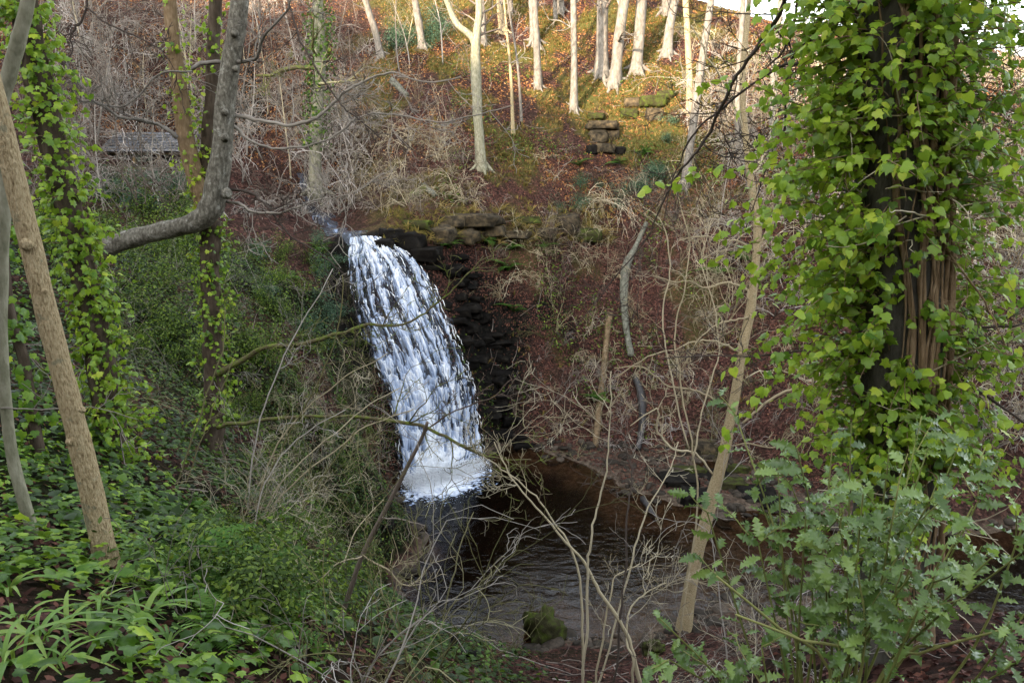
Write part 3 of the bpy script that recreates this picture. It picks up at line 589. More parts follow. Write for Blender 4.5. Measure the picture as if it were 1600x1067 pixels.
def branch_part(root, pts, D, wpx, m, rng, nt=8, ln=.6, depth=2, per=5, name='branch', dj=.0, kids=4, bend=(0, 0, .2)):
    """a drawn bough with its own side twigs, one part"""
    p = px_path(pts, D, per, dj, rng); s = float(np.mean(D)) / F
    w = np.asarray(wpx, float) * s / 2; rr = np.interp(np.linspace(0, 1, len(p)), np.linspace(0, 1, len(w)), w)
    kn = np.cumsum(rng.normal(0, 1, p.shape), 0); kn -= np.linspace(0, 1, len(p))[:, None] * kn[-1]; p = p + kn * (1.1 * s); rr = rr * .82
    g = Geo(); av = rng.uniform(.3, .7); tube(g, p, rr, 6, av, lump=.3, rng=rng)
    if nt: side_twigs(g, p, rr, rng, nt, ln, depth, kids=kids, bend=bend, a=av, rmin=.0008 * float(np.mean(D)) ** .8)
    return g.build(name, M[m], root), p
def ivy_on(root, path, rad, n, size, rng, m='ivy', reach=(.02, .12), nparts=0, shoots=0, shoot_len=.5, t0=0, t1=1, proto=IVY, bias=None, vlo=.15, vhi=.85, name='ivy_leaves'):
    """leaves clothing a stem, plus leafy shoots standing out from it"""
    pos, out = [], []
    tt = rng.uniform(t0, t1, n); i = np.clip((tt * (len(path) - 1)).astype(int), 0, len(path) - 2); f = (tt * (len(path) - 1) - i)[:, None]
    c = path[i] * (1 - f) + path[i + 1] * f; rad = np.broadcast_to(np.atleast_1d(rad), (len(path),)) if np.ndim(rad) == 0 else rad
    an = rng.uniform(0, 2 * math.pi, n); o = np.stack([np.cos(an), np.sin(an), 0 * an], -1)
    if bias is not None: o = norm(o + np.asarray(bias))
    pos.append(c + o * (rad[i] + rng.uniform(*reach, n))[:, None]); out.append(o)
    gs = Geo()
    for _ in range(shoots):
        t = rng.uniform(t0, t1); i = min(int(t * (len(path) - 1)), len(path) - 2); an = rng.uniform(0, 2 * math.pi); d = np.array((math.cos(an), math.sin(an), rng.uniform(-.1, .5)))
        if bias is not None: d = d + np.asarray(bias)
        L_ = shoot_len * rng.uniform(.35, 1.15); p = walk(rng, path[i] + norm(d) * rad[i] * .8, d, L_, 8, .12, (0, 0, -.7))
        tube(gs, p, np.linspace(.0035, .0015, 9) * (1 + shoot_len), 3, rng.uniform())
        k = max(4, int(L_ / (size * .62))); u = np.linspace(.15, 1, k) * 8; j = np.clip(u.astype(int), 0, 7); ff = (u - j)[:, None]
        q = p[j] * (1 - ff) + p[j + 1] * ff; so_ = norm(rng.normal(0, 1, (k, 3)) + norm(d) * .6)
        pos.append(q + so_ * size * .55); out.append(so_)
    pos = np.concatenate(pos); out = np.concatenate(out); n = len(pos)
    rot = leaf_orient(rng, n, out); sc_ = size * rng.uniform(.55, 1.25, n)
    hgt = rng.beta(2, 2.6, n) * (vhi - vlo) + vlo; hgt = np.where(rng.uniform(size=n) < .03, 1.0, hgt)
    order = np.argsort(pos[:, 1] - .5 * sc_ / size); sel = order[:nparts]
    if nparts:
        ms = [leaf_mesh('ivy_leaf', proto, M[m], a) for a in (.25, .4, .5, .6, .72, .85, 1.0)]
        leaf_parts(root, 'ivy_leaf', ms, pos, rot, sc_, sel, rng)
    rest = order[nparts:]
    g = Geo(); scatter(g, proto, pos[rest], rot[rest], sc_[rest], hgt[rest])
    tag(g.build(name, M[m], root), kind='stuff')
    if shoots: tag(gs.build('ivy_shoots', M['vine'], root), kind='stuff')
def ground_pt(p): return np.array((p[0], p[1], float(height(p[0], p[1]))))

rng = np.random.default_rng(21)
# --- pale tan trunk leaning left, near left
b = G(166, 885); D = b[1]
t = thing('leaning_tree', b, 'thick tan-barked trunk leaning left at the left edge, ivy beside it', 'tree')
tp = px_path([(170, 900), (160, 850), (148, 790), (130, 715), (104, 610), (76, 500), (42, 360), (8, 215), (-40, 30), (-90, -180)], D, 8); s = D / F
tk = limb(t, 'trunk', tp, flare(tp, np.array([23, 19, 18, 18, 17, 16.5, 16, 15.5, 15, 14]) * s, 1.3, 8), 'tan', 20, .07, rng)
for px, py, sz in [(42, 382, 9), (128, 640, 6), (108, 690, 6), (70, 455, 5)]:
    g = Geo(); c = P(px, py, D - 19 * s); stone(g, c, np.array((sz, sz * .9, sz)) * s * 2.0, rng, block=1, rough=.25, sub=3, a=.7); g.build('knot', M['tan'], tk)
# --- slim grey-green stem at the very left
b = G(52, 842, 3); D = b[1]; s = D / F
t = thing('slender_tree', b, 'slim smooth grey-green stem crossing the far left edge in front of the tan trunk', 'tree')
tp = px_path([(56, 860), (48, 820), (32, 765), (18, 705), (7, 610), (2, 510), (4, 400), (8, 290), (6, 215), (0, 165), (14, 118), (30, 60), (42, 10), (52, -60), (60, -200)], D, 6)
limb(t, 'trunk', tp, np.array([11, 10, 9.5, 9, 9, 9, 9, 9, 10, 11, 10.5, 10, 9, 8, 7]) * s, 'greybark', 14, .08, rng)
branch_part(t, [(0, 640), (60, 642), (120, 637), (160, 640), (215, 655)], D - .05, [3, 2, 1.5], 'twig_grey', rng, 4, .25, 1)
# --- dark stem behind
b = G(62, 725, 5); D = b[1]; s = D / F
t = thing('dark_sapling', b, 'dark brown curved stem between the slim grey stem and the tan trunk', 'tree')
tp = px_path([(64, 735), (60, 705), (50, 645), (36, 560), (16, 490), (6, 405), (0, 330), (-14, 200), (-20, 60), (-24, -100)], D, 6)
limb(t, 'trunk', tp, np.array([12, 10, 9, 8, 7.5, 7, 7, 6, 5]) * s, 'darkbark', 10, .1, rng)
ivy_on(t, tp, 8 * s, 260, .085, rng, reach=(.02, .2), t0=.02, t1=.8, m='ivy', vlo=.1, vhi=.75)
# --- ivy-wrapped trunk behind the tan one
b = G(196, 735, 5); D = b[1] + .4; b = ground_pt((P(196, 735, D)[0], D)); s = D / F
t = thing('ivy_clad_tree', b, 'dark trunk thick with bright ivy just behind the leaning tan trunk', 'tree')
tp = px_path([(190, 770), (178, 690), (160, 580), (140, 470), (112, 350), (78, 200), (50, 80), (30, -40), (0, -220)], D, 8); tp[0, 2] = min(tp[0, 2], b[2])
limb(t, 'trunk', tp, np.array([24, 22, 21, 20, 20, 19, 18, 17]) * s, 'darkbark', 12, .1, rng)
ivy_on(t, tp, 21 * s, 1900, .07, rng, reach=(.0, .16), nparts=120, shoots=150, shoot_len=.42, bias=(.35, -.4, 0), vlo=.3, vhi=.98)

# --- multi-stemmed beech, middle left
b = G(331, 706, 8); D = b[1]; s = D / F
t = thing('multi_stem_tree', b, 'dark ivy-hung trunk splitting into several stems, a grey bough bent level to the left', 'tree')
tp = px_path([(330, 722), (331, 690), (335, 640), (334, 580), (331, 500), (328, 420), (330, 345)], D, 6)
limb(t, 'trunk', tp, flare(tp, np.array([20, 17, 16, 16, 15, 15, 15]) * s, 1.3, 5), 'darkbark', 14, .12, rng)
gp = px_path([(378, -160), (378, -30), (370, 40), (359, 110), (350, 180), (346, 240), (338, 290), (328, 328), (306, 347), (270, 357), (230, 366), (190, 378), (150, 394), (124, 408)], D - .35, 6)
bb = limb(t, 'bent_bough', gp, np.array([11, 12, 13, 13.5, 14, 15, 16, 18, 15, 13.5, 13.5, 14, 15.5, 16]) * s, 'beech', 18, .1, rng)
for px, py, sz in [(366, 52, 6), (352, 215, 6), (354, 303, 8), (368, 108, 5), (352, 176, 5)]:
    g = Geo(); stone(g, P(px, py, D - .35 - 15 * s), np.array((sz, sz, sz)) * s * 2, rng, block=1, rough=.3, sub=3, a=.2); g.build('knot', M['beech'], bb)
p2 = px_path([(327, 360), (316, 315), (302, 265), (289, 205), (279, 130), (270, 60), (262, -30), (255, -160)], D + .1, 6)
limb(t, 'stem', p2, np.array([12, 12, 13, 12, 11, 10, 9.5, 9]) * s, 'vine', 12, .1, rng)
p3 = px_path([(329, 360), (321, 300), (325, 220), (331, 140), (334, 60), (338, -30), (342, -160)], D + .25, 6)
limb(t, 'stem', p3, np.array([11, 10, 10, 10, 10, 9.5, 8]) * s, 'darkbark', 12, .1, rng)
ivy_on(t, p2, 10 * s, 190, .068, rng, reach=(.02, .22), nparts=60, shoots=50, shoot_len=.36, bias=(.7, -.1, 0), vlo=.5, vhi=1)
ivy_on(t, p3, 10 * s, 150, .068, rng, reach=(.02, .2), nparts=60, shoots=36, shoot_len=.34, bias=(-.5, .1, 0), vlo=.45, vhi=1)
ivy_on(t, tp[10:], 16 * s, 480, .068, rng, reach=(.0, .16), nparts=50, shoots=60, shoot_len=.35, bias=(.4, -.2, 0), vlo=.2, vhi=.95)
for i, (pts, wd, m, nt, ln) in enumerate([
    ([(360, 187), (382, 182), (420, 190), (462, 193), (500, 180), (526, 160), (546, 138), (585, 119), (625, 115), (668, 128), (720, 120)], [9, 7, 6, 5, 3, 2], 'twig_grey', 9, .9),
    ([(360, 192), (385, 218), (425, 233), (475, 232), (520, 212), (560, 180), (610, 175), (680, 188), (740, 178), (800, 165)], [6, 4, 4, 3, 2], 'twig_grey', 9, .9),
    ([(352, 298), (378, 296), (400, 312), (428, 343), (462, 372), (500, 395), (540, 430)], [6, 5, 3, 2], 'twig_dark', 8, .7),
    ([(352, 315), (372, 312), (400, 328), (445, 326), (500, 308), (548, 300), (600, 270)], [6, 5, 3, 2], 'twig_grey', 8, .8),
    ([(276, 214), (252, 198), (215, 193), (182, 182), (160, 165), (130, 160), (100, 175)], [8, 6, 4, 2], 'hillbeech', 8, .7),
    ([(300, 110), (335, 96), (385, 93), (405, 76), (412, 50), (440, 24), (458, -10), (470, -60)], [8, 7, 5, 3], 'hillbeech', 8, .8),
    ([(134, -40), (133, 12), (118, 42), (110, 55), (114, 78), (98, 105), (80, 130)], [4, 4, 3, 2], 'twig_dark', 8, .6),
    ([(134, 12), (160, 32), (200, 50), (240, 72), (265, 95)], [4, 3, 2], 'twig_dark', 6, .6),
    ([(440, -40), (462, 55), (490, 110), (518, 150), (545, 180), (600, 220)], [4, 3, 2], 'twig_dark', 8, .7),
    ([(340, 585), (380, 560), (420, 545), (470, 545), (520, 531), (560, 518), (575, 512), (620, 512), (650, 500), (690, 470), (722, 442), (755, 400)], [13, 10, 9, 7, 5, 3, 2], 'mossbark', 14, .8),
    ([(340, 668), (372, 662), (430, 657), (500, 654), (560, 657), (620, 662), (660, 674), (700, 691), (742, 708), (772, 717), (830, 718)], [10, 8, 7, 7, 7, 5, 2], 'mossbark', 14, .9),
    ([(664, 676), (700, 650), (730, 638), (768, 624), (800, 592)], [4, 3, 2], 'twig_brown', 5, .5),
    ([(130, 160), (200, 165), (250, 120), (300, 112)], [3, 3, 4], 'hillbeech', 4, .6)]):
    branch_part(t, pts, np.linspace(D - .2, D - 1.2 + (.8 if i in (4, 6, 7, 12) else 0), len(pts)), wd, m, np.random.default_rng(100 + i), nt, ln, 2)

# --- red-brown diagonal stem low centre
b = G(512, 1035, 6); D = b[1]; s = D / F
t = thing('diagonal_sapling', b, 'thin red-brown bare stem slanting up from the lower left toward the waterfall foot', 'sapling')
tp = px_path([(508, 1050), (525, 990), (545, 930), (566, 868), (595, 810), (620, 762), (641, 720), (660, 682), (668, 660)], np.linspace(D, D - .6, 9), 5)
limb(t, 'stem', tp, np.array([5, 4.5, 4, 3.5, 3, 2.5]) * s, 'twig_brown', 7, .1, rng)
branch_part(t, [(596, 808), (632, 812), (664, 821)], D - .4, [3, 2.5, 2], 'twig_brown', rng, 2, .2, 1)
branch_part(t, [(566, 866), (585, 880), (602, 892), (622, 912), (640, 918), (667, 905)], D - .3, [4, 4, 3, 2], 'twig_pale', rng, 6, .35, 1)
branch_part(t, [(566, 868), (530, 880), (490, 905), (450, 890), (430, 880)], D - .3, [3, 3, 2], 'twig_pale', rng, 6, .4, 1)
branch_part(t, [(560, 900), (580, 925), (595, 990), (580, 1000), (520, 975)], D - .3, [3, 2, 2], 'twig_green', rng, 6, .35, 1)

# --- tan trunk right of centre
b = G(1072, 985, 6); D = b[1]; s = D / F
t = thing('tan_birch', b, 'slender tan trunk leaning right of the pool with pale twisting side branches', 'tree')
tp = px_path([(1064, 1010), (1074, 950), (1086, 880), (1106, 800), (1126, 730), (1141, 660), (1158, 560), (1173, 480), (1182, 400), (1183, 350), (1173, 280), (1164, 200), (1160, 120), (1167, 40), (1172, -30), (1178, -160)], D, 6)
limb(t, 'trunk', tp, np.array([15, 12, 10.8, 10, 9.4, 8.7, 8, 7.2, 6.4, 6, 5.2, 4.8, 4.3, 4, 3.5, 3]) * s, 'ash', 14, .16, rng)
for i, (pts, wd, nt) in enumerate([
    ([(1180, 390), (1198, 365), (1215, 335), (1222, 300), (1236, 240), (1240, 160)], [8, 7, 5, 3], 5),
    ([(1168, 465), (1166, 450), (1140, 440), (1110, 445), (1080, 435), (1060, 440), (1020, 430)], [6, 4, 3, 2], 8),
    ([(1176, 392), (1150, 378), (1120, 375), (1090, 372), (1060, 376)], [4, 3, 2], 6),
    ([(1154, 556), (1140, 541), (1110, 535), (1080, 538), (1058, 545), (1010, 560), (960, 590)], [6, 4, 3, 2], 9),
    ([(1141, 637), (1110, 620), (1075, 606), (1040, 598), (1000, 570), (960, 575)], [5, 4, 3, 2], 9),
    ([(1115, 744), (1085, 713), (1048, 702), (1028, 675), (1030, 645), (1018, 640), (985, 665)], [6, 5, 4, 3, 2], 9),
    ([(1160, 662), (1200, 625), (1240, 608), (1264, 600), (1262, 575), (1245, 560), (1215, 552)], [5, 5, 4, 2], 8),
    ([(1165, 590), (1190, 578), (1220, 580), (1250, 590), (1262, 597)], [3, 2, 2], 6),
    ([(1172, 490), (1150, 500), (1120, 505), (1090, 530), (1070, 570)], [4, 3, 2], 7),
    ([(1163, 200), (1150, 170), (1130, 130), (1105, 90), (1080, 40)], [4, 3, 2], 5),
    ([(1170, 280), (1192, 250), (1205, 200), (1215, 130), (1205, 60)], [4, 3, 2], 5),
    ([(1130, 700), (1160, 690), (1200, 700), (1225, 690)], [3, 3, 2], 5)]):
    branch_part(t, pts, np.linspace(D, D - .5 + .9 * (i % 3 == 1), len(pts)), wd, 'twig_pale', np.random.default_rng(200 + i), nt, .55, 2)

# --- forked tree above the ledge
def hill_tree(base, pts, wd, m, label, name='beech_tree', limbs=(), twn=10, twl=2.2, tm=None, group=None, extra_up=260):
    b = G(*base); D = b[1]; s = D / F; r_ = np.random.default_rng(int(base[0] * 3 + base[1]))
    t = thing(name, b, label, 'tree', group)
    pts = [(base[0], base[1] + 6)] + list(pts); (x1, y1), (x0, y0) = pts[-1], pts[-2]
    pts.append((x1 + (x1 - x0) / max(1, y0 - y1) * extra_up * .9, y1 - extra_up))
    p = px_path(pts, D, 6, 0, r_); w_ = np.r_[np.asarray(wd, float), wd[-1] * .7] * s / 2
    tk = limb(t, 'trunk', p, flare(p, w_, 1.55, 4), m, 10, .12, r_)
    for lp, lw in limbs:
        q = px_path(lp, D, 6, 0, r_); limb(t, 'limb', q, np.asarray(lw) * s / 2, m, 8, .12, r_)
    if twn:
        for k in range(twn):
            g = Geo(); side_twigs(g, p, w_ * .6, r_, 1, twl, 2, .35 + .6 * k / twn, 4, .15, (0, 0, .25), 1.1, rmin=.011); g.build('branch', M[tm or 'twig_grey'], t)
    if w_[0] > .18:
        for k in range(5):
            an = k * 1.26 + r_.uniform(-.3, .3); d = np.array((math.cos(an), math.sin(an), 0)); q = np.array([b + d * w_[0] * .6 + (0, 0, w_[0] * 1.0), b + d * w_[0] * 1.7, b + d * w_[0] * 2.6])
            q[1:, 2] = height(q[1:, 0], q[1:, 1]) + [w_[0] * .22, -w_[0] * .1]; limb(tk, 'root', smooth_path(q, per=3), np.array([.42, .3, .12]) * w_[0], m, 6, .1, r_)
    return t, p, D
hill_tree((753, 264), [(749, 220), (746, 170), (744, 120), (743, 75), (748, 30), (748, -20)], [17, 14.5, 14, 15, 13, 11, 10], 'greybark', 'forked grey tree rooted above the ledge, its left limb curving away', limbs=[([(744, 84), (737, 58), (716, 40), (703, 15), (696, -20), (690, -160)], [11, 10, 9, 8, 6])], name='forked_tree', twn=16, twl=2.5, tm='twig_brown')
BEECH = [((841, 136), [(838, 60), (834, -20)], [10, 10, 9], 'thin straight beech stem, leftmost of the long ones below the sunlit brow'),
 ((897, 173), [(897, 90), (896, -20)], [11, 9, 9], 'slim pale beech whose foot stands lowest on the mossy slope'),
 ((940, 119), [(941, 60), (942, -20)], [19, 17, 16], 'stout straight pinkish-grey beech left of the leaning white one'),
 ((960, 134), [(966, 70), (978, -20)], [18, 16, 15], 'white-barked beech leaning right with splayed mossy foot'),
 ((994, 113), [(998, 60), (1004, -20)], [18, 16, 16], 'grey beech just right of the leaning white-barked one'),
 ((1041, 86), [(1047, 40), (1058, -20)], [15, 13, 12], 'beech with clawed pale roots on the right of the sunlit group'),
 ((786, 51), [(782, 20), (778, -20)], [11, 10, 10], 'brown-grey beech high on the slope, right of the forked tree'),
 ((798, 22), [(797, 0), (797, -20)], [8, 8, 8], 'small beech near the brow beside the brown-grey one'),
 ((868, 31), [(867, 0), (866, -20)], [6, 6, 6], 'very thin sunlit stem near the brow, left of the slim low beech'),
 ((876, 19), [(876, 0), (876, -20)], [11, 10, 10], 'short sunlit beech foot at the brow behind the thin stem'),
 ((836, 70), [(834, 30), (831, -20)], [15, 13, 13], 'sunlit beech behind the leftmost long thin stem'),
 ((757, 71), [(755, 30), (752, -20)], [8, 7, 7], 'slim white stem directly behind the forked tree'),
 ((1041, 22), [(1042, 0), (1044, -20)], [15, 14, 13], 'bright white beech at the brow, rightmost of the top row'),
 ((661, 76), [(655, 40), (645, -20)], [12, 11, 10], 'pale beech with evergreen bush at its foot, left of the forked tree'),
 ((597, 89), [(586, 50), (565, -20)], [11, 10, 9], 'pale beech leaning left above the upstream gully'),
 ((1069, 292), [(1082, 200), (1096, 100), (1114, -20)], [12, 12, 11, 10], 'pale lichened trunk slanting right behind the dark hanging bough'),
 ((1078, 178), [(1076, 90), (1070, -20)], [10, 9, 9], 'tan upright stem left of the slanting lichened trunk'),
 ((1156, 252), [(1152, 190), (1154, 120), (1160, 20), (1162, -20)], [9, 9, 9, 8, 8], 'thin white stem with fork scar left of the tall tan trunk'),
 ((1208, 255), [(1206, 150), (1214, 60), (1222, -20)], [9, 8, 8, 8], 'thin grey stem half hidden at the left fringe of the big ivy'),
 ((802, 212), [(800, 160), (797, 100), (790, 30)], [6, 5, 4, 3], 'whippy pale sapling right of the forked tree'),
 ((815, 190), [(812, 140), (806, 80), (796, 20)], [4, 4, 3, 3], 'second whippy sapling beside the pale one, thinner')]
for i, (bs, pts, wd, lb) in enumerate(BEECH):
    m = 'hillbeech' if i not in (6, 16, 19) else 'ash'
    hill_tree(bs, pts, wd, m, lb, twn=7 if wd[0] > 7 else 12, twl=2.2 if wd[0] > 7 else 1.0, tm='twig_grey' if i % 2 else 'twig_brown')
# --- ivy-topped tree by the upstream gully
t, p, D = hill_tree((494, 305), [(492, 240), (497, 160), (500, 80), (496, -20)], [22, 19, 18, 17, 15], 'greybark', 'mid-distance trunk, pale at the foot, green ivy above, left of the upstream gully', name='ivy_topped_tree', twn=8, twl=2.5, tm='twig_green')
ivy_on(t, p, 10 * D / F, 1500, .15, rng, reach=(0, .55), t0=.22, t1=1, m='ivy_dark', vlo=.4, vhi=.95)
branch_part(t, [(496, 105), (470, 106), (440, 112), (420, 120), (400, 118)], D, [9, 8, 6, 4], 'mossbark', rng, 5, 1.0, 2)

# --- the big ivy-covered trunk on the right
b = G(1388, 1004, 3); D = b[1]; s = D / F
IVT = thing('ivy_covered_tree', b, 'massive dark trunk wrapped in ropes of brown vine and bright green ivy on the right', 'tree')
tp = px_path([(1384, 1035), (1388, 990), (1392, 900), (1398, 780), (1402, 600), (1405, 400), (1407, 200), (1408, 0), (1408, -200), (1408, -420)], D, 6); rT = 66 * s
limb(IVT, 'trunk', tp, flare(tp, np.array([74, 70, 68, 66, 66, 66, 66, 65, 62, 58]) * s, 1.25, 6), 'ivytrunk', 28, .06, rng)
for k in range(18):
    r_ = np.random.default_rng(400 + k); an0 = r_.normal(-math.pi / 2 + .22, .26); an = an0 + np.cumsum(r_.normal(0, .10, len(tp))); an = an0 + (an - an0) * .8
    rv = r_.choice([.006, .009, .013, .018, .025], p=[.3, .27, .22, .14, .07]); off = rT * (1.02 + .12 * r_.uniform())
    q = tp + np.stack([np.cos(an), np.sin(an), 0 * an], -1) * (off + rv * .4)
    if k > 17: q = q[: int(len(q) * r_.uniform(.35, .8))]
    if k < 6: q[:3, 2] = q[:3, 2]
    q = smooth_path(q[::2], per=4); g = Geo(); tube(g, q, rv * (1 + .25 * np.sin(np.arange(len(q)) * .5 + k)), 7, r_.uniform(.25, .8), lump=.18, rng=r_); g.build('vine', M['vine'], IVT)
for k in range(46):   # thin crossing tendrils
    r_ = np.random.default_rng(500 + k); an = r_.normal(-math.pi / 2, .8); i = int(r_.integers(4, len(tp) - 10)); d0 = np.array((math.cos(an), math.sin(an), 0))
    p0 = tp[i] + d0 * rT * 1.08; d = np.array((r_.choice([-1, 1]) * r_.uniform(.4, 1), -.25, r_.uniform(-.4, .9)))
    g = Geo(); tube(g, walk(r_, p0, d, r_.uniform(.25, .8), 9, .2, (0, 0, r_.uniform(-.8, .5))), np.linspace(.0065, .002, 10), 4, r_.uniform(.4, 1)); g.build('tendril', M['twig_pale'], IVT)
# leafy ivy shoots: (photo y range, how many, reach in m, side bias)
def ivy_shoots(root, D, rng):
    pos, out = [], []; gs = Geo()
    spec = [(-380, 0, 120, .85, (-.15, -.1)), (-20, 240, 120, .62, (-1, -.25)), (180, 460, 120, .7, (-1, -.3)), (-20, 260, 70, .3, (.15, -1)), (200, 560, 22, 1.25, (-1.2, -.2)), (430, 700, 120, .55, (-.9, -.3)), (-20, 260, 70, .72, (1, -.2)), (240, 520, 66, .62, (1, -.2)), (500, 720, 70, .6, (1, -.3)), (560, 800, 70, .45, (-.2, -.8)), (-20, 420, 60, .34, (.1, -1)), (650, 900, 40, .45, (-.7, -.5)), (120, 700, 60, .3, (.2, -1))]
    for (y0, y1, n, reach, bi) in spec:
        for _ in range(n):
            py = rng.uniform(y0, y1); c = P(1405, py, D); d = np.array((bi[0] + rng.normal(0, .42), bi[1] + rng.normal(0, .42), rng.uniform(-.15, .55))); dh = norm(d * np.array((1, 1, 0)))
            p0 = c + dh * rT; L_ = reach * rng.uniform(.25, 1.12); p = walk(rng, p0, d, L_, 8, .11, (0, 0, -.75))
            tube(gs, p, np.linspace(.005, .0018, 9), 3, rng.uniform())
            k = max(4, int(L_ / .042)); u = np.linspace(.12, 1, k) * 8; j = np.clip(u.astype(int), 0, 7); ff = (u - j)[:, None]
            q = p[j] * (1 - ff) + p[j + 1] * ff; so_ = norm(rng.normal(0, 1, (k, 3)) + norm(d) * .5)
            pos.append(q + so_ * rng.uniform(.02, .06, (k, 1))); out.append(norm(so_ + dh * .4 + np.array((0, -.25, 0))))
    pos = np.concatenate(pos); out = np.concatenate(out); n = len(pos); rot = leaf_orient(rng, n, out, jit=.4)
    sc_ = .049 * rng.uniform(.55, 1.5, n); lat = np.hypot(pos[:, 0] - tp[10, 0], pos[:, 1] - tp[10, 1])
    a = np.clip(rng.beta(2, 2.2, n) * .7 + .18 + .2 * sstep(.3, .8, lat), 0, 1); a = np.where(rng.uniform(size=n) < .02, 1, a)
    x, y = pix(pos[:, 0], pos[:, 1], pos[:, 2]); inview = (x > 1050) & (x < 1600) & (y > 0) & (y < 1000)
    order = np.argsort(np.where(inview, pos[:, 1] - sc_ * 6, 99)); sel = order[:300]; rest = order[300:]
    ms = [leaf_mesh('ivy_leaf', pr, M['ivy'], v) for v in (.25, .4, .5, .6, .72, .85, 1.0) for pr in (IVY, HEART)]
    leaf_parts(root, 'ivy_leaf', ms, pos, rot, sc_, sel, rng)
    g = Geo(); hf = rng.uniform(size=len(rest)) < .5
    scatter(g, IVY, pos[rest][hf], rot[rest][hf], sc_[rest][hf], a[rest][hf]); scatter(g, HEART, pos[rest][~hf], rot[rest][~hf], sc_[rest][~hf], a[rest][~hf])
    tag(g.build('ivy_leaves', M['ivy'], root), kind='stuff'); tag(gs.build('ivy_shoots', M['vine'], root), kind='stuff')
    print('ivy leaves', n)
ivy_shoots(IVT, D, np.random.default_rng(31))
for i, (pts, dd, wd, m, nt) in enumerate([
    ([(1390, -330), (1310, -140), (1240, -30), (1215, 15), (1182, 60), (1150, 112), (1120, 172), (1095, 222), (1062, 268), (1040, 305), (1010, 372), (960, 432), (900, 510)], [D, D + 1.8], [11, 8.5, 7, 6, 4.5, 3, 1.6], 'twig_dark', 12),
    ([(1400, -120), (1330, -10), (1272, 60), (1262, 95), (1225, 107), (1195, 125), (1152, 160), (1112, 195), (1078, 232), (1060, 268), (1044, 320), (1030, 400)], [D, D + 1.6], [9, 6.5, 5.5, 4.5, 3.5, 2.4, 1.6], 'twig_dark', 10),
    ([(1395, -60), (1300, -60), (1245, -20), (1238, 30), (1225, 70), (1205, 95), (1180, 115)], [D, D + .8], [8, 6, 4, 2], 'twig_dark', 7),
    ([(1270, 60), (1245, 85), (1232, 130), (1228, 200), (1212, 240), (1190, 300), (1165, 360)], [D + .5, D + 1], [6, 5, 3, 2], 'twig_dark', 8),
    ([(1440, 500), (1490, 509), (1540, 511), (1600, 506), (1680, 500)], [D, D - .3], [8, 7, 5, 4], 'twig_dark', 5),
    ([(1450, 560), (1510, 600), (1560, 630), (1605, 662), (1690, 720)], [D, D - .3], [6, 5, 4], 'twig_dark', 5),
    ([(1440, 120), (1500, 135), (1545, 160), (1600, 180), (1700, 170)], [D, D + .6], [5, 4, 3], 'twig_brown', 7),
    ([(1440, 60), (1500, 70), (1560, 60), (1640, 90)], [D, D + .6], [5, 4, 3], 'twig_brown', 6),
    ([(1440, 330), (1490, 400), (1540, 470), (1570, 540)], [D - .3, D - .4], [5, 4, 3], 'vine', 5),
    ([(1330, 555), (1280, 545), (1220, 552), (1160, 556), (1100, 556), (1030, 560)], [D, D + .3], [5, 4, 3, 2], 'twig_dark', 6)]):
    branch_part(IVT, pts, np.linspace(dd[0], dd[1], len(pts)), wd, m, np.random.default_rng(600 + i), nt, .5, 2)

# ------------------------------------------------------------------ ground cover
def spots(n, x0, x1, y0, y1, rng, keep=None, margin=150):
    """random places on the ground, even per ground area, inside the part of the place the photo can see"""
    out = []
    got = 0
    while got < n:
        x = rng.uniform(x0, x1, n * 2); y = rng.uniform(y0, y1, n * 2); z = height(x, y); nn = gnormal(x, y)
        ok = rng.uniform(size=len(x)) < np.clip(1 / np.maximum(nn[:, 2], .2) / 3, 0, 1)
        u, v = pix(x, y, z); ok &= (u > -margin) & (u < 1600 + margin) & (v > -margin) & (v < 1067 + margin)
        if keep is not None: ok &= rng.uniform(size=len(x)) < keep(x, y, z, u, v)
        k = np.nonzero(ok)[0]
        if len(k) == 0: break
        out.append(np.c_[x, y, z][k]); got += len(k)
    p = np.concatenate(out)[:n]; return p
def on_ground(rng, p, jit):
    nn = gnormal(p[:, 0], p[:, 1]); return rotmats(nn + rng.normal(0, jit, (len(p), 3)), rng.normal(0, 1, (len(p), 3)))
rng = np.random.default_rng(51)
dry = lambda x, y, z, u, v: (z > .03) * 1.0
p = spots(85000, -6, 24, 28, 48, rng, lambda x, y, z, u, v: (z > .05) * (.35 + .65 * sstep(.4, .55, fbm(x / 1.7, y / 1.7, 91))) * (1 - sstep(690, 730, u) * sstep(840, 800, u) * sstep(460, 520, v) * .8))
g = Geo(); scatter(g, DIA, p + gnormal(p[:, 0], p[:, 1]) * .02, on_ground(rng, p, .45), rng.uniform(.06, .13, len(p)), np.clip(rng.beta(2, 3, len(p)) * 1.1, 0, 1) * np.where(rng.uniform(size=len(p)) < .985, .93, 1.06))
tag(g.build('leaf_litter', M['litter']), 'red-brown fallen leaves carpeting the slope right of the waterfall', 'leaves', kind='stuff')
p = spots(75000, -45, 45, 44, 72, rng, lambda x, y, z, u, v: .25 + .75 * sstep(.42, .58, fbm(x / 2.4, y / 2.4, 93)))
g = Geo(); scatter(g, DIA, p + (0, 0, .02), on_ground(rng, p, .45), rng.uniform(.09, .19, len(p)), np.clip(rng.beta(2.6, 2.2, len(p)), 0, .95))
tag(g.build('leaf_litter', M['litter_sun_tint']), 'sun-tinted orange-brown fallen leaves over the upper hillside below the brow', 'leaves', kind='stuff')
p = spots(26000, -14, 14, 2, 22, rng, lambda x, y, z, u, v: (z > .1) * np.clip(14 / (y * y + 8) + .12, 0, 1))
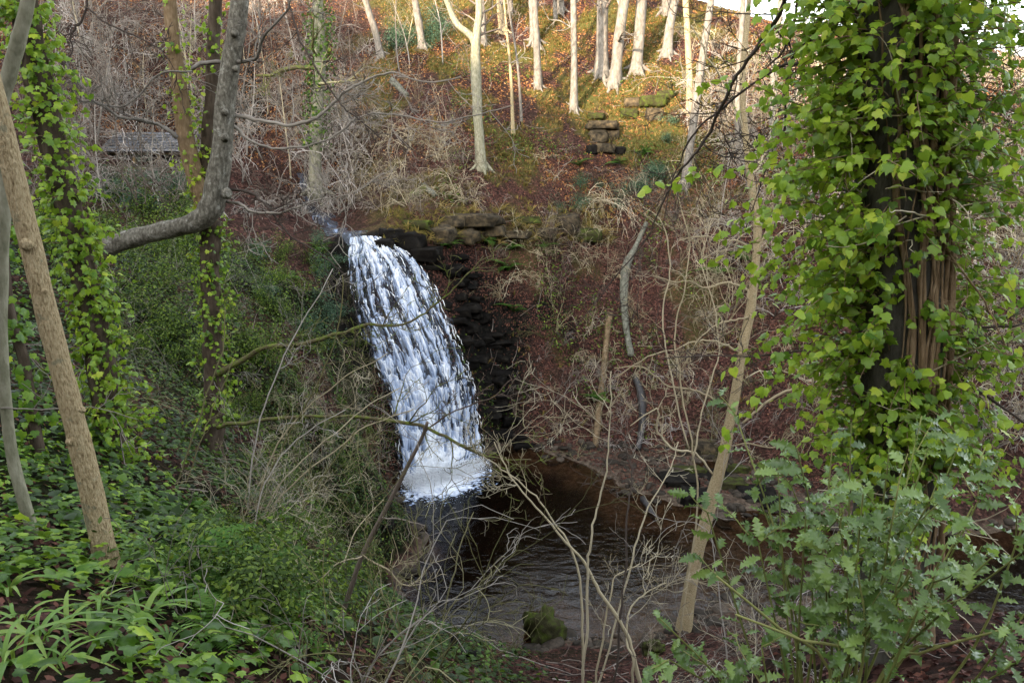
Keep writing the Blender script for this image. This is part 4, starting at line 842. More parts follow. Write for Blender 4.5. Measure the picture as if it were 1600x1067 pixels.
g = Geo(); scatter(g, DEAD, p + (0, 0, .012), on_ground(rng, p, .4), rng.uniform(.035, .07, len(p)), np.clip(rng.beta(1.8, 2.8, len(p)), 0, .95))
tag(g.build('leaf_litter', M['litter']), 'dark fallen leaves lying on the near bank and the pool shore', 'leaves', kind='stuff')

def blades(rng, n, h, wd, lean, seg=3):
    """one tuft: n arching blades"""
    V, Q = [], []; k = 0
    for _ in range(n):
        an = rng.uniform(0, 6.283); d = np.array((math.cos(an), math.sin(an), 0)); sdv = np.array((-d[1], d[0], 0)); hh = h * rng.uniform(.6, 1.2); ln = lean * rng.uniform(.5, 1.4)
        base = rng.normal(0, h * .08, 3) * (1, 1, 0)
        for i in range(seg + 1):
            t = i / seg; c = base + d * ln * t ** 1.6 * hh + np.array((0, 0, hh * (t - .45 * ln * t * t))); w_ = wd * (1 - t) ** .6 * .5 + .0005
            V += [c - sdv * w_, c + sdv * w_ + (0, 0, w_ * .6)]
        Q += [(k + 2 * i, k + 2 * i + 1, k + 2 * i + 3, k + 2 * i + 2) for i in range(seg)]; k += 2 * seg + 2
    return np.array(V), None, Q
hillmask = lambda x, y, z, u, v: sstep(500, 640, u) * sstep(1230, 1050, u) * sstep(340, 270, v) * sstep(.40, .56, fbm(x / 2.3, y / 2.3, 21)) + .12 * sstep(600, 700, u) * sstep(.5, .6, fbm(x / 1.1, y / 1.1, 22))
p = spots(7500, -14, 25, 33, 70, rng, lambda *a: np.clip(hillmask(*a), 0, 1))
g = Geo()
for k in range(5):
    q = p[k::5]; scatter(g, blades(np.random.default_rng(k), 6, .3, .03, .7, 2), q, rotmats(np.tile((0, 0, 1.), (len(q), 1)) + .35 * gnormal(q[:, 0], q[:, 1]), rng.normal(0, 1, (len(q), 3))), rng.uniform(.6, 1.5, len(q)), rng.beta(2, 2, len(q)))
q = np.array([G(rng.uniform(600, 960), rng.uniform(326, 384), 20) for _ in range(420)]); scatter(g, blades(np.random.default_rng(77), 8, .34, .03, 1.3, 3), q + (0, -.25, .05), rotmats(np.tile((0, -.5, .8), (len(q), 1)), rng.normal(0, 1, (len(q), 3))), rng.uniform(.6, 1.6, len(q)), rng.beta(2, 2, len(q)))
tag(g.build('grass', M['grass']), 'mossy olive grass tufts on the hillside among the beeches', 'grass', kind='stuff')

# ground ivy on the left bank
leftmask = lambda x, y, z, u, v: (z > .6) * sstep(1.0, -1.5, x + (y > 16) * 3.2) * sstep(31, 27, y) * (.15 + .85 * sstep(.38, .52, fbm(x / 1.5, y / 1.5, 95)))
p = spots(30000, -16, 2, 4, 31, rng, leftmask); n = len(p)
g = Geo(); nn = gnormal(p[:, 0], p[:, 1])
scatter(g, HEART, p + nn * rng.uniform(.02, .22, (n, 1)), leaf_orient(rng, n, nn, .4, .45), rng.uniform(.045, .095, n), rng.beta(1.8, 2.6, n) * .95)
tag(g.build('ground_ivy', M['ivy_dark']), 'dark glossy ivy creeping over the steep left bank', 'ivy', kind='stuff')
nearmask = lambda x, y, z, u, v: sstep(560, 420, u) * sstep(.25, .42, fbm(x / .45, y / .45, 96)) * np.clip(3 / y, 0, 1)
p = spots(4200, -5, 0, 1.4, 8.5, rng, nearmask); n = len(p); nn = gnormal(p[:, 0], p[:, 1])
g = Geo(); scatter(g, IVY, p + nn * rng.uniform(.03, .16, (n, 1)), leaf_orient(rng, n, nn, .2, .4), rng.uniform(.028, .09, n) * rng.uniform(.7, 1.1, n), rng.beta(1.4, 2.4, n) * .9)
tag(g.build('ground_ivy', M['ivy']), 'bright lobed ivy covering the near bank at bottom left', 'ivy', kind='stuff')

# short undergrowth sprigs on the left bank: small-leaved
p = spots(16000, -20, -2, 9, 34, rng, lambda x, y, z, u, v: (z > .5) * sstep(-3, -5, x) * (.1 + .9 * sstep(.45, .6, fbm(x / 2.2, y / 2.2, 97)))); n = len(p)
g = Geo(); scatter(g, OVAL, p + rng.uniform(.05, .5, (n, 1)) * np.array((0, 0, 1.)), leaf_orient(rng, n, gnormal(p[:, 0], p[:, 1]), .1, .6), rng.uniform(.05, .11, n), rng.beta(2, 2.2, n))
tag(g.build('undergrowth', M['leafy']), 'low small-leaved green undergrowth on the left bank', 'undergrowth', kind='stuff')

p = spots(9000, -4, 24, 30, 56, rng, lambda x, y, z, u, v: (z > .4) * sstep(.52, .64, fbm(x / 1.9, y / 1.9, 98))); n = len(p)
g = Geo(); scatter(g, OVAL, p + rng.uniform(.03, .4, (n, 1)) * np.array((0, 0, 1.)), leaf_orient(rng, n, gnormal(p[:, 0], p[:, 1]), .1, .6), rng.uniform(.08, .2, n), rng.beta(2, 2.2, n))
tag(g.build('undergrowth', M['leafy']), 'patches of low green growth on the red leaf slope', 'undergrowth', kind='stuff')

# dead sticks and fine brash lying about
p = spots(1300, -24, 24, 8, 60, rng, lambda x, y, z, u, v: (z > .1) * .8); g = Geo()
for q in p:
    nn = gnormal(q[0], q[1]); d = norm(np.cross(nn, rng.normal(0, 1, 3))); tube(g, walk(rng, q + nn * .05, d + nn * rng.uniform(-.05, .5), rng.uniform(.4, 1.6), 4, .18), np.linspace(.011, .004, 5) * (1 + q[1] / 50), 3, rng.uniform())
tag(g.build('fallen_twigs', M['twig_brown']), 'dead grey twigs strewn over the slopes', 'twigs', kind='stuff')

# loose stones along the water's edge
p = spots(900, -5, 24, 16, 35, rng, lambda x, y, z, u, v: (z > -.12) * (z < .3) * 1.0); g = Geo(); v_, f_ = ICO2
for k in range(4):
    q = p[k::4]; r_ = np.random.default_rng(k); w_ = v_ * (1 + .35 * (r_.uniform(size=(len(v_), 1)) - .5)); w_ = np.sign(w_) * np.abs(w_) ** .75
    scatter(g, (w_, f_, None), q, rotmats(np.tile((0, 0, 1.), (len(q), 1)) + r_.normal(0, .15, (len(q), 3)), r_.normal(0, 1, (len(q), 3))), np.c_[r_.uniform(.05, .3, len(q)), r_.uniform(.05, .22, len(q)), r_.uniform(.03, .12, len(q))] * r_.beta(1.2, 2, (len(q), 1)) * 2, r_.uniform(0, 1, len(q)))
tag(g.build('shore_stones', M['shorestone']), 'wet stones and cobbles along the water edge', 'stones', kind='stuff')

# ------------------------------------------------------------------ bare scrub: a few bush shapes, copied
def scrub_mesh(seed, m, stems, h, spread, depth, kids, droop, r0=.012, wob=.14, rmin=.002):
    r_ = np.random.default_rng(seed); g = Geo()
    for _ in range(stems):
        an = r_.uniform(0, 6.283); d = np.array((math.cos(an) * spread, math.sin(an) * spread, 1.0)) * (1, 1, r_.uniform(.6, 1.2))
        twigs(r_, g, r_.normal(0, .1, 3) * (1, 1, 0) + (0, 0, -.1), d, h * r_.uniform(.5, 1.1), r0 * r_.uniform(.6, 1.2), depth, wob, kids, (0, 0, -droop), .8, 3, .5, rmin=rmin)
    return g.mesh('bare_scrub', M[m])
SCR = {}; SCRN = {}
for m, base in (('twig_grey', 700), ('twig_brown', 720), ('twig_pale', 740), ('twig_green', 760)):
    SCR[m] = [scrub_mesh(base + k, m, [7, 5, 9, 6][k], [1.6, 2.4, 1.3, 2.0][k], [.7, .4, .9, .55][k], 3, 4, [.35, .1, .9, .45][k], .022, .16, .0075) for k in range(4)]
    if m != 'twig_brown': SCRN[m] = [scrub_mesh(base + k + 8, m, [7, 5, 9, 6][k], [1.6, 2.4, 1.3, 2.0][k], [.7, .4, .9, .55][k], 3, 4, [.35, .1, .9, .45][k], .011, .17, .0034) for k in range(4)]
def copies(name, meshes, pts, labels, cat, group, rng, smin, smax, tilt=.15):
    """single things, each with its own label"""
    order = sorted(range(len(pts)), key=lambda i: pix(*pts[i])[0])
    for k, i in enumerate(order):
        o = bpy.data.objects.new(name, meshes[int(rng.integers(len(meshes)))]); COL.objects.link(o); o.location = tuple(map(float, pts[i]))
        o.rotation_euler = (rng.normal(0, tilt), rng.normal(0, tilt), rng.uniform(0, 6.283)); s_ = rng.uniform(smin, smax); o.scale = (s_, s_, s_ * rng.uniform(.85, 1.2))
        tag(o, labels % ORD[k] if '%s' in labels else labels, cat, group)
ORD = 'first second third fourth fifth sixth seventh eighth ninth tenth eleventh twelfth thirteenth fourteenth fifteenth sixteenth'.split()
def mass(name, meshes, pts, label, cat, rng, smin, smax, tilt=.15):
    """growth that reads as one tangle: one object, bush shapes set on its points by geometry nodes"""
    n = len(pts); me = bpy.data.meshes.new(name); me.vertices.add(n); me.vertices.foreach_set('co', np.asarray(pts, np.float32).ravel())
    at = me.attributes.new('rot', 'FLOAT_VECTOR', 'POINT'); at.data.foreach_set('vector', np.c_[rng.normal(0, tilt, n), rng.normal(0, tilt, n), rng.uniform(0, 6.283, n)].astype(np.float32).ravel())
    s_ = rng.uniform(smin, smax, n); at = me.attributes.new('size', 'FLOAT_VECTOR', 'POINT'); at.data.foreach_set('vector', np.c_[s_, s_, s_ * rng.uniform(.85, 1.2, n)].astype(np.float32).ravel())
    o = bpy.data.objects.new(name, me); COL.objects.link(o)
    c = bpy.data.collections.new(name + '_shapes')
    for m_ in meshes: c.objects.link(bpy.data.objects.new(name + '_shape', m_))
    ng = bpy.data.node_groups.new(name, 'GeometryNodeTree'); ng.interface.new_socket('Geometry', in_out='INPUT', socket_type='NodeSocketGeometry'); ng.interface.new_socket('Geometry', in_out='OUTPUT', socket_type='NodeSocketGeometry')
    N = ng.nodes; L = ng.links; gi = N.new('NodeGroupInput'); go = N.new('NodeGroupOutput'); ip = N.new('GeometryNodeInstanceOnPoints'); ci = N.new('GeometryNodeCollectionInfo')
    ci.inputs[0].default_value = c; ci.inputs['Separate Children'].default_value = True; ci.inputs['Reset Children'].default_value = True
    def na(nm):
        a = N.new('GeometryNodeInputNamedAttribute'); a.data_type = 'FLOAT_VECTOR'; a.inputs[0].default_value = nm; return a.outputs[0]
    e2r = N.new('FunctionNodeEulerToRotation'); L.new(na('rot'), e2r.inputs[0])
    L.new(gi.outputs[0], ip.inputs['Points']); L.new(ci.outputs[0], ip.inputs['Instance']); ip.inputs['Pick Instance'].default_value = True
    L.new(e2r.outputs[0], ip.inputs['Rotation']); L.new(na('size'), ip.inputs['Scale']); L.new(ip.outputs[0], go.inputs[0])
    o.modifiers.new('growth', 'NODES').node_group = ng
    return tag(o, label, cat, kind='stuff')
def region_pts(n, x0, x1, y0, y1, rng):
    q = [(rng.uniform(x0, x1), rng.uniform(y0, y1)) for _ in range(n)]
    return [G(a_, b_, 3) for a_, b_ in q if not (190 < a_ < 280 and 235 < b_ < 275 and y1 < 345)]
rng = np.random.default_rng(61)
mass('bare_scrub', SCR['twig_brown'] + SCR['twig_grey'] + SCR['twig_grey'], region_pts(150, 40, 580, -10, 340, rng), 'mass of leafless brown-grey scrub on the far left hillside', 'scrub', rng, .9, 2.0)
mass('bare_scrub', SCR['twig_brown'] + SCR['twig_pale'], region_pts(60, 530, 740, 120, 340, rng), 'leafless scrub between the gully and the forked tree', 'scrub', rng, .5, 1.2)
mass('bare_scrub', SCR['twig_pale'] + SCR['twig_brown'], region_pts(36, 760, 1120, 230, 480, rng), 'straggly pale scrub along the brow right of the ledge', 'scrub', rng, .4, 1.0)
mass('bare_scrub', SCR['twig_pale'] + SCR['twig_grey'] + SCR['twig_green'], region_pts(56, 840, 1300, 470, 720, rng), 'pale leafless scrub over the red leaf slope above the stream', 'scrub', rng, .4, 1.0)
mass('bare_scrub', SCR['twig_grey'] + SCR['twig_pale'], region_pts(150, 1060, 1640, 10, 500, rng), 'tangled grey scrub on the right hillside behind the ivy tree', 'scrub', rng, .8, 1.7)
mass('bare_scrub', SCR['twig_grey'] + SCR['twig_pale'], region_pts(50, 1480, 1680, 250, 740, rng), 'grey bare scrub low on the right hillside at the right edge', 'scrub', rng, .7, 1.5)
mass('bare_scrub', SCRN['twig_green'] + SCRN['twig_pale'][1:2], region_pts(60, 400, 600, 420, 860, rng), 'olive leafless scrub on the steep left bank above the pool', 'scrub', rng, .25, .62)
mass('bare_scrub', SCRN['twig_pale'] + SCRN['twig_grey'], region_pts(46, 360, 600, 440, 860, rng), 'mesh of fine pale twigs on the bank between the dark trunk and the falls', 'scrub', rng, .3, .62)
mass('bare_scrub', SCRN['twig_green'] + SCRN['twig_grey'], region_pts(50, 150, 420, 330, 700, rng), 'thin bare scrub among the greenery of the left bank', 'scrub', rng, .3, .6)
mass('bare_scrub', SCRN['twig_green'] + SCRN['twig_grey'], region_pts(5, 540, 660, 1040, 1110, rng), 'grey-green twiggy scrub growing from the near shore', 'scrub', rng, .35, .75)
mass('bare_scrub', SCRN['twig_grey'] + SCRN['twig_pale'], region_pts(9, 980, 1330, 980, 1100, rng), 'thin grey scrub on the near bank below the holly', 'scrub', rng, .35, .7)

# pale thin saplings standing in the left scrub
def sapling_mesh(seed, m):
    r_ = np.random.default_rng(seed); g = Geo(); p = walk(r_, (0, 0, -.1), (r_.normal(0, .12), r_.normal(0, .12), 1), 6.5, 10, .05); tube(g, p, np.linspace(.055, .012, 11), 5, .6)
    side_twigs(g, p, np.linspace(.04, .012, 11), r_, 12, 1.5, 2, .2, 4, .12, (0, 0, .35), .8, a=.5); return g.mesh('sapling', M[m])
SAP = [sapling_mesh(800 + k, ['hillbeech', 'twig_grey', 'twig_pale', 'twig_brown'][k % 4]) for k in range(6)]
mass('sapling_thicket', SAP, region_pts(34, 60, 560, 60, 330, rng), 'thicket of thin bare saplings on the far left hillside', 'thicket', rng, .6, 1.15, .07)
copies('sapling', SAP[::2], [G(*t_) for t_ in [(98, 250), (128, 262), (150, 240), (166, 300), (178, 215), (232, 190), (410, 250), (432, 215), (455, 280), (540, 235)]], 'thin bare sapling on the far left hillside, %s of these from the left', 'sapling', 'saplings on the far left hillside', rng, .7, 1.15, .07)
copies('sapling', SAP, region_pts(14, 1100, 1640, 120, 420, rng), 'thin bare sapling on the right hillside behind the ivy tree, %s from the left', 'sapling', 'saplings on the right hillside', rng, .6, 1.1, .1)
copies('sapling', SAP, region_pts(12, 380, 720, 10, 120, rng), 'thin bare sapling under the hilltop left of the beeches, %s from the left', 'sapling', 'saplings under the left brow', rng, .7, 1.2, .08)

# leafy green bushes
def leafy_mesh(seed, m, n, h, leaf, spread):
    r_ = np.random.default_rng(seed); g = Geo(); gt = Geo(); tips = []
    for _ in range(8):
        an = r_.uniform(0, 6.283); d = np.array((math.cos(an) * spread, math.sin(an) * spread, 1.)); twigs(r_, gt, (0, 0, -.1), d, h * r_.uniform(.4, .8), .012, 2, .15, 4, (0, 0, -.1), .9, 3, .55, tips)
    c = np.array([t_[0] for t_ in tips]); i = r_.integers(len(c), size=n); pos = c[i] + r_.normal(0, .11, (n, 3)) * h; o = norm(pos - np.array((0, 0, h * .3)))
    scatter(g, OVAL, pos, leaf_orient(r_, n, o, .2, .6), leaf * r_.uniform(.6, 1.3, n), np.clip(r_.beta(2, 2, n), 0, 1))
    me = g; tw = gt
    k = len(np.concatenate(me.v)); mesh_ = Geo(); mesh_.v = me.v + tw.v; mesh_.a = me.a + [x * .2 for x in tw.a]; mesh_.f3 = me.f3 + [x + k for x in tw.f3]; mesh_.f4 = me.f4 + [x + k for x in tw.f4]
    return mesh_.mesh('leafy_bush', M[m])
LEAFY = [leafy_mesh(900 + k, 'leafy', 650, 1.2, .085, .8) for k in range(3)]; EVER = [leafy_mesh(920 + k, 'bluegreen', 800, 1.5, .10, .6) for k in range(3)]
mass('leafy_bush', LEAFY, region_pts(34, 150, 440, 390, 580, rng), 'small-leaved bright green bushes on the left bank around the dark trunk', 'bushes', rng, .5, 1.0)
mass('leafy_bush', LEAFY, region_pts(22, 90, 300, 290, 420, rng), 'green bushes left of the level grey bough', 'bushes', rng, .8, 1.3)
mass('leafy_bush', LEAFY + EVER, region_pts(26, 400, 560, 385, 560, rng), 'dark green bushes on the bank just left of the waterfall', 'bushes', rng, .4, .85)
mass('low_bushes', LEAFY, region_pts(130, 330, 595, 520, 980, rng), 'low dark green growth on the steep bank left of the pool', 'undergrowth', rng, .2, .5)
copies('evergreen_bush', EVER, region_pts(10, 170, 330, 250, 330, rng), 'dull evergreen bush near the half-hidden shelter, %s from the left', 'bush', 'evergreens around the shelter', rng, .7, 1.2)
copies('evergreen_bush', EVER, region_pts(8, 610, 690, 40, 85, rng), 'blue-green bush under the pale beech high on the hill, %s from the left', 'bush', 'evergreens under the high beech', rng, .9, 1.5)
copies('evergreen_bush', EVER, region_pts(8, 870, 1010, 285, 350, rng), 'blue-green bush on the brow between ledge and outcrop, %s from the left', 'bush', 'evergreens on the brow', rng, .5, .95)
copies('evergreen_bush', EVER, region_pts(7, 1000, 1060, 185, 290, rng), 'blue-green bush right of the capped rock outcrop, %s from the left', 'bush', 'evergreens right of the outcrop', rng, .5, .9)

# ------------------------------------------------------------------ holly bush, near right
def holly():
    rng = np.random.default_rng(71); bx, by = 1.2, 2.55; b = np.array((bx, by, float(height(bx, by))))
    t = thing('holly_bush', b, 'spiny-leaved holly bush filling the lower right corner in front of the ivy trunk', 'bush')
    ends = [(1030, 965, 2.6), (1045, 1030, 2.5), (1105, 800, 2.9), (1150, 650, 3.2), (1185, 850, 2.7), (1215, 720, 2.9), (1245, 700, 2.7), (1260, 790, 2.6), (1300, 700, 2.9), (1310, 780, 2.4), (1350, 760, 2.5), (1390, 700, 2.8), (1400, 780, 2.4), (1450, 700, 2.9), (1460, 770, 2.4), (1500, 690, 2.8), (1520, 790, 2.3), (1560, 720, 2.6), (1610, 790, 2.3), (1600, 860, 2.2), (1480, 850, 2.2), (1430, 890, 2.3), (1340, 890, 2.4), (1290, 870, 2.5), (1190, 1010, 2.5), (1310, 1000, 2.4), (1600, 960, 2.2), (1580, 1040, 2.2), (1270, 830, 2.7), (1370, 830, 2.5), (1550, 870, 2.4), (1180, 760, 3.0), (1330, 660, 3.1), (1440, 650, 3.1)]
    pos, yv, out = [], [], []
    def leaves(p, t0, gap):
        Ls = np.linalg.norm(p[-1] - p[0]); k = max(5, int(Ls * (1 - t0) / gap)); n = len(p) - 1
        u = np.linspace(t0, 1, k) * n; j = np.clip(u.astype(int), 0, n - 1); f = (u - j)[:, None]; q = p[j] * (1 - f) + p[j + 1] * f; tg = norm(p[j + 1] - p[j])
        s = norm(np.cross(tg, rng.normal(0, 1, (k, 3)))); d = norm(tg * .6 + s); z = norm(np.array((0, -.35, 1.)) + rng.normal(0, .45, (k, 3)))
        pos.append(q + s * .004); yv.append(d); out.append(z)
    for i, (px, py, d) in enumerate(ends):
        e = P(px, py, d); g = Geo(); st = b + rng.normal(0, .06, 3) * (1, 1, 0); mid = st * .45 + e * .55 + np.array((0, 0, .10)) + rng.normal(0, .06, 3)
        p = smooth_path([st + (0, 0, -.05), st * .75 + mid * .25 + (0, 0, .08), mid, e], 14); tube(g, p, np.linspace(.009, .0028, 14), 5, rng.uniform(.1, .8)); leaves(p, .68, .034)
        for _ in range(2):
            k = int(rng.integers(9, 14)); k = min(k, 13); dd = norm(p[k] - p[k - 1]) + rng.normal(0, .7, 3) * (1, 1, .6); q = walk(rng, p[k], dd, rng.uniform(.10, .24), 5, .1, (0, 0, .2)); tube(g, q, np.linspace(.0032, .0018, 6), 4, rng.uniform(.3, 1)); leaves(q, .15, .026)
        g.build('stem', M['hollystem'], t)
    pos = np.concatenate(pos); y = np.concatenate(yv); z = np.concatenate(out); n = len(pos); y = norm(y - z * (y * z).sum(-1, keepdims=True)); rot = np.stack([np.cross(y, z), y, z], -1)
    sc_ = .066 * rng.uniform(.6, 1.35, n); a = np.clip(rng.beta(2, 2.2, n) * .85 + .05, 0, .93); a = np.where(rng.uniform(size=n) < .03, 1, a)
    order = np.argsort(pos[:, 1] - sc_ * 5); ms = [leaf_mesh('holly_leaf', HOLLY, M['holly'], v) for v in (.2, .35, .45, .55, .65, .75, .88, .4, .5, .6, 1.0)]
    leaf_parts(t, 'holly_leaf', ms, pos, rot, sc_, order[:300], rng); g = Geo(); r_ = order[300:]; scatter(g, HOLLY, pos[r_], rot[r_], sc_[r_], a[r_]); tag(g.build('holly_leaves', M['holly'], t), kind='stuff')
    for px0, py0, px1, py1 in [(1400, 1040, 1560, 985), (1380, 1050, 1500, 1000), (1340, 1045, 1150, 960), (1300, 1060, 1120, 900)]:
        g = Geo(); p = smooth_path([b + (0, 0, .1), P(px0, py0, 2.5), P((px0 + px1) / 2, (py0 + py1) / 2 - 5, 2.4), P(px1, py1, 2.3)], 12); tube(g, p, np.linspace(.008, .004, 12), 5, .9); g.build('stem', M['hollystem'], t)
holly()

# ------------------------------------------------------------------ pale bare shrub, bottom centre
rng = np.random.default_rng(81)
def drawn_shrub(name, label, base_px, D, stems, m, tw, tl=.8):
    x, y, _ = P(base_px, 1067 if stems[0][0][0][1] > 1060 else stems[0][0][0][1], D); b = np.array((x, y, float(height(x, y)))); t = thing(name, b, label, 'shrub')
    for i, (pts, wd, nt, mm) in enumerate(stems):
        r_ = np.random.default_rng(int(pts[0][0] + i)); Ds = np.linspace(D, D + tw, len(pts)); q = [P(a_, c_, d_) for (a_, c_), d_ in zip(pts, Ds)]
        if pts[0][1] >= 780: q = [b + r_.normal(0, .12, 3) * (1, 1, 0) + (0, 0, -.05)] + q
        p = smooth_path(q, per=5); s_ = D / F; kn = np.cumsum(r_.normal(0, 1, p.shape), 0); kn -= np.linspace(0, 1, len(p))[:, None] * kn[-1]; p = p + kn * (1.5 * s_); rr = .85 * np.interp(np.linspace(0, 1, len(p)), np.linspace(0, 1, len(wd)), np.asarray(wd) * s_ / 2); g = Geo(); tube(g, p, rr, 6, r_.uniform(.4, .7), lump=.12, rng=r_)
        g.build('stem', M[mm or m], t); 
        for k in range(nt):
            g = Geo(); side_twigs(g, p, rr, r_, 1, tl, 2, .35 + .6 * k / nt, 4, .2, (0, 0, .25), 1.0, a=r_.uniform(.3, .9), rmin=.0033); g.build('branch', M[mm or m], t)
    return t
drawn_shrub('pale_shrub', 'bare yellow-barked shrub with a long diagonal stem in front of the pool', 975, 9.0, [
    ([(1000, 1085), (988, 1040), (970, 990), (940, 940), (915, 900), (890, 862), (860, 822), (822, 770), (792, 732), (772, 690)], [11, 10, 9, 8, 7, 6, 5, 4, 3, 2], 9, None),
    ([(915, 1080), (915, 1000), (915, 900), (919, 850), (930, 800), (945, 722), (950, 650), (955, 580)], [7, 6, 6, 5, 4, 3, 2], 4, None),
    ([(958, 1080), (965, 1000), (975, 900), (978, 800), (986, 740), (975, 690)], [6, 5, 5, 4, 3, 2], 3, 'twig_dark'),
    ([(932, 1080), (940, 1000), (952, 940), (965, 900), (1000, 880)], [6, 5, 4, 3, 2], 4, None),
    ([(985, 1030), (972, 1000), (975, 960), (1000, 930), (1040, 910)], [6, 5, 4, 2], 6, None)], 'twig_pale', .6)
drawn_shrub('tangled_shrub', 'tangle of pale bare boughs over the dark water right of the falls foot', 905, 11.0, [
    ([(910, 1075), (905, 960), (890, 860), (850, 790), (810, 745), (770, 715), (740, 700)], [6, 5, 4, 3, 2], 6, None),
    ([(930, 1075), (960, 960), (980, 870), (1000, 800), (1040, 740), (1060, 690)], [5, 4, 4, 3, 2], 4, None)], 'twig_pale', 1.0, .7)
drawn_shrub('grey_shrub', 'fine grey-green bare shrub rising from the near shore in front of the pool', 650, 14.0, [
    ([(640, 1080), (650, 1000), (655, 900), (650, 830), (640, 790)], [5, 4, 3, 2], 5, None),
    ([(655, 1080), (690, 1000), (705, 920), (720, 850), (740, 800)], [5, 4, 3, 2], 4, None),
    ([(630, 1080), (600, 1000), (590, 930), (600, 870)], [5, 4, 3, 2], 4, None)], 'twig_green', .8, .8)
drawn_shrub('olive_shrub', 'arching olive-barked shrub on the left bank in front of the waterfall foot', 440, 8.0, [
    ([(430, 1075), (440, 980), (450, 880), (470, 800), (520, 720), (560, 660)], [5, 4, 3, 2], 5, None),
    ([(440, 1075), (480, 960), (530, 890), (560, 830), (600, 780)], [5, 4, 3, 2], 3, 'twig_pale'),
    ([(420, 1075), (400, 960), (395, 860), (420, 760), (470, 690), (540, 640)], [5, 4, 3, 2], 4, 'twig_grey')], 'twig_green', 1.5, .55)

drawn_shrub('arching_shrub', 'shrub with long thin pale stems arching right over the bank left of the falls', 385, 9.5, [
    ([(392, 830), (425, 710), (478, 640), (540, 588), (605, 552)], [4, 3, 2.5, 2], 4, None),
    ([(398, 830), (450, 745), (510, 690), (570, 642), (625, 606)], [4, 3, 2.5, 2], 4, None),
    ([(400, 840), (440, 770), (520, 702), (585, 664), (645, 640)], [3.5, 3, 2], 4, None),
    ([(385, 820), (400, 700), (430, 600), (470, 510), (520, 420)], [3.5, 3, 2], 4, 'twig_grey'),
    ([(388, 820), (440, 700), (500, 590), (530, 500), (535, 430)], [3.5, 3, 2], 3, 'twig_green')], 'twig_pale', .8, .45)
drawn_shrub('whip_sapling', 'pair of thin straight whips standing left of the dark ivy-hung trunk', 272, 9.0, [
    ([(262, 790), (285, 700), (318, 610), (345, 545), (352, 480)], [3.5, 3, 2], 2, None),
    ([(268, 790), (300, 705), (330, 640), (365, 560)], [3, 2.5, 2], 2, None)], 'twig_green', .3, .35)
drawn_shrub('arching_sapling', 'pale arching sapling on the slope left of the tan trunk, hung with curling twigs', 1072, 17.0, [
    ([(1090, 790), (1078, 690), (1066, 600), (1062, 520), (1070, 450), (1076, 380), (1062, 310), (1042, 260)], [4, 3.6, 3.2, 2.8, 2.4, 2, 1.6], 6, None),
    ([(1075, 700), (1050, 620), (1036, 540), (1036, 470), (1052, 410), (1040, 350), (1000, 320)], [3.4, 3, 2.6, 2.2, 1.6], 7, None),
    ([(1080, 720), (1098, 640), (1120, 560), (1118, 490), (1098, 420), (1110, 350)], [3.4, 3, 2.6, 2.2, 1.6], 6, None)], 'twig_pale', .8, 1.2)
HB = G(930, 318); t = thing('hanging_bush', HB, 'pale dry bush hanging from the brow above the red leaf slope', 'bush')
for k in range(26):
    r_ = np.random.default_rng(1000 + k); g = Geo(); an = r_.uniform(0, 6.283); d = np.array((math.cos(an) * .9, math.sin(an) * .6 - .5, r_.uniform(.2, .9)))
    twigs(r_, g, HB + r_.normal(0, .5, 3) * (1, .3, .1), d, r_.uniform(1.2, 2.6), .022, 2, .16, 4, (0, -.3, -1.7), .7, 3, .5, rmin=.009); g.build('stem', M['twig_pale'], t)

# ------------------------------------------------------------------ strap-leaved plants and ferns
def strap_mesh(seed, ln, wd, lean):
    g = Geo(); r_ = np.random.default_rng(seed); seg = 7; V = []
    for i in range(seg + 1):
        u = i / seg; c = np.array((lean * ln * u ** 1.7, 0, ln * (u - .75 * lean * u ** 2.2))); w_ = wd * (math.sin(math.pi * min(.98, .18 + u * .82)) ** .7) * .5
        V += [c + (0, -w_, w_ * .35), c, c + (0, w_, w_ * .35)]
    Q = []
    for i in range(seg): k = 3 * i; Q += [(k, k + 1, k + 4, k + 3), (k + 1, k + 2, k + 5, k + 4)]
    g.add(np.array(V), None, Q, r_.uniform(.25, .9)); return g.mesh('strap_leaf', M['blade'])
STRAP = [strap_mesh(k, .30 + .05 * (k % 4), .024 + .004 * (k % 3), .75 + .13 * (k % 5)) for k in range(10)]
def rosette(name, q, meshes, n, label, cat, group, rng, sc_=1, part='leaf', up=.25, nrm=None):
    t = thing(name, q, label, cat, group); inv = Matrix.Translation(-Vector(t.location))
    for k in range(n):
        o = bpy.data.objects.new(part, meshes[int(rng.integers(len(meshes)))]); COL.objects.link(o); o.parent = t; s_ = sc_ * rng.uniform(.7, 1.2); o.scale = (s_, s_, s_)
        o.rotation_euler = (rng.normal(0, .12), rng.normal(up, .2), k * 6.283 / n + rng.uniform(-.35, .35)); o.location = tuple(rng.normal(0, .015, 3) * (1, 1, 0))
    return t
rng = np.random.default_rng(91)
SP_ = [(15, 930), (35, 975), (62, 1010), (100, 985), (90, 1045), (150, 960), (165, 1010), (185, 905), (200, 1040), (225, 975), (15, 1040), (260, 1010)]
for k, (px, py) in enumerate(sorted(SP_)):
    rosette('strap_leaf_plant', G(px, py, 1.5), STRAP, int(rng.integers(9, 14)), 'arching strap-leaved plant among ivy on the near left bank, %s from the left edge' % (ORD + ['seventeenth', 'eighteenth'])[k], 'plant', 'strap-leaved plants on the near bank', rng, rng.uniform(.5, .8), 'strap_leaf')
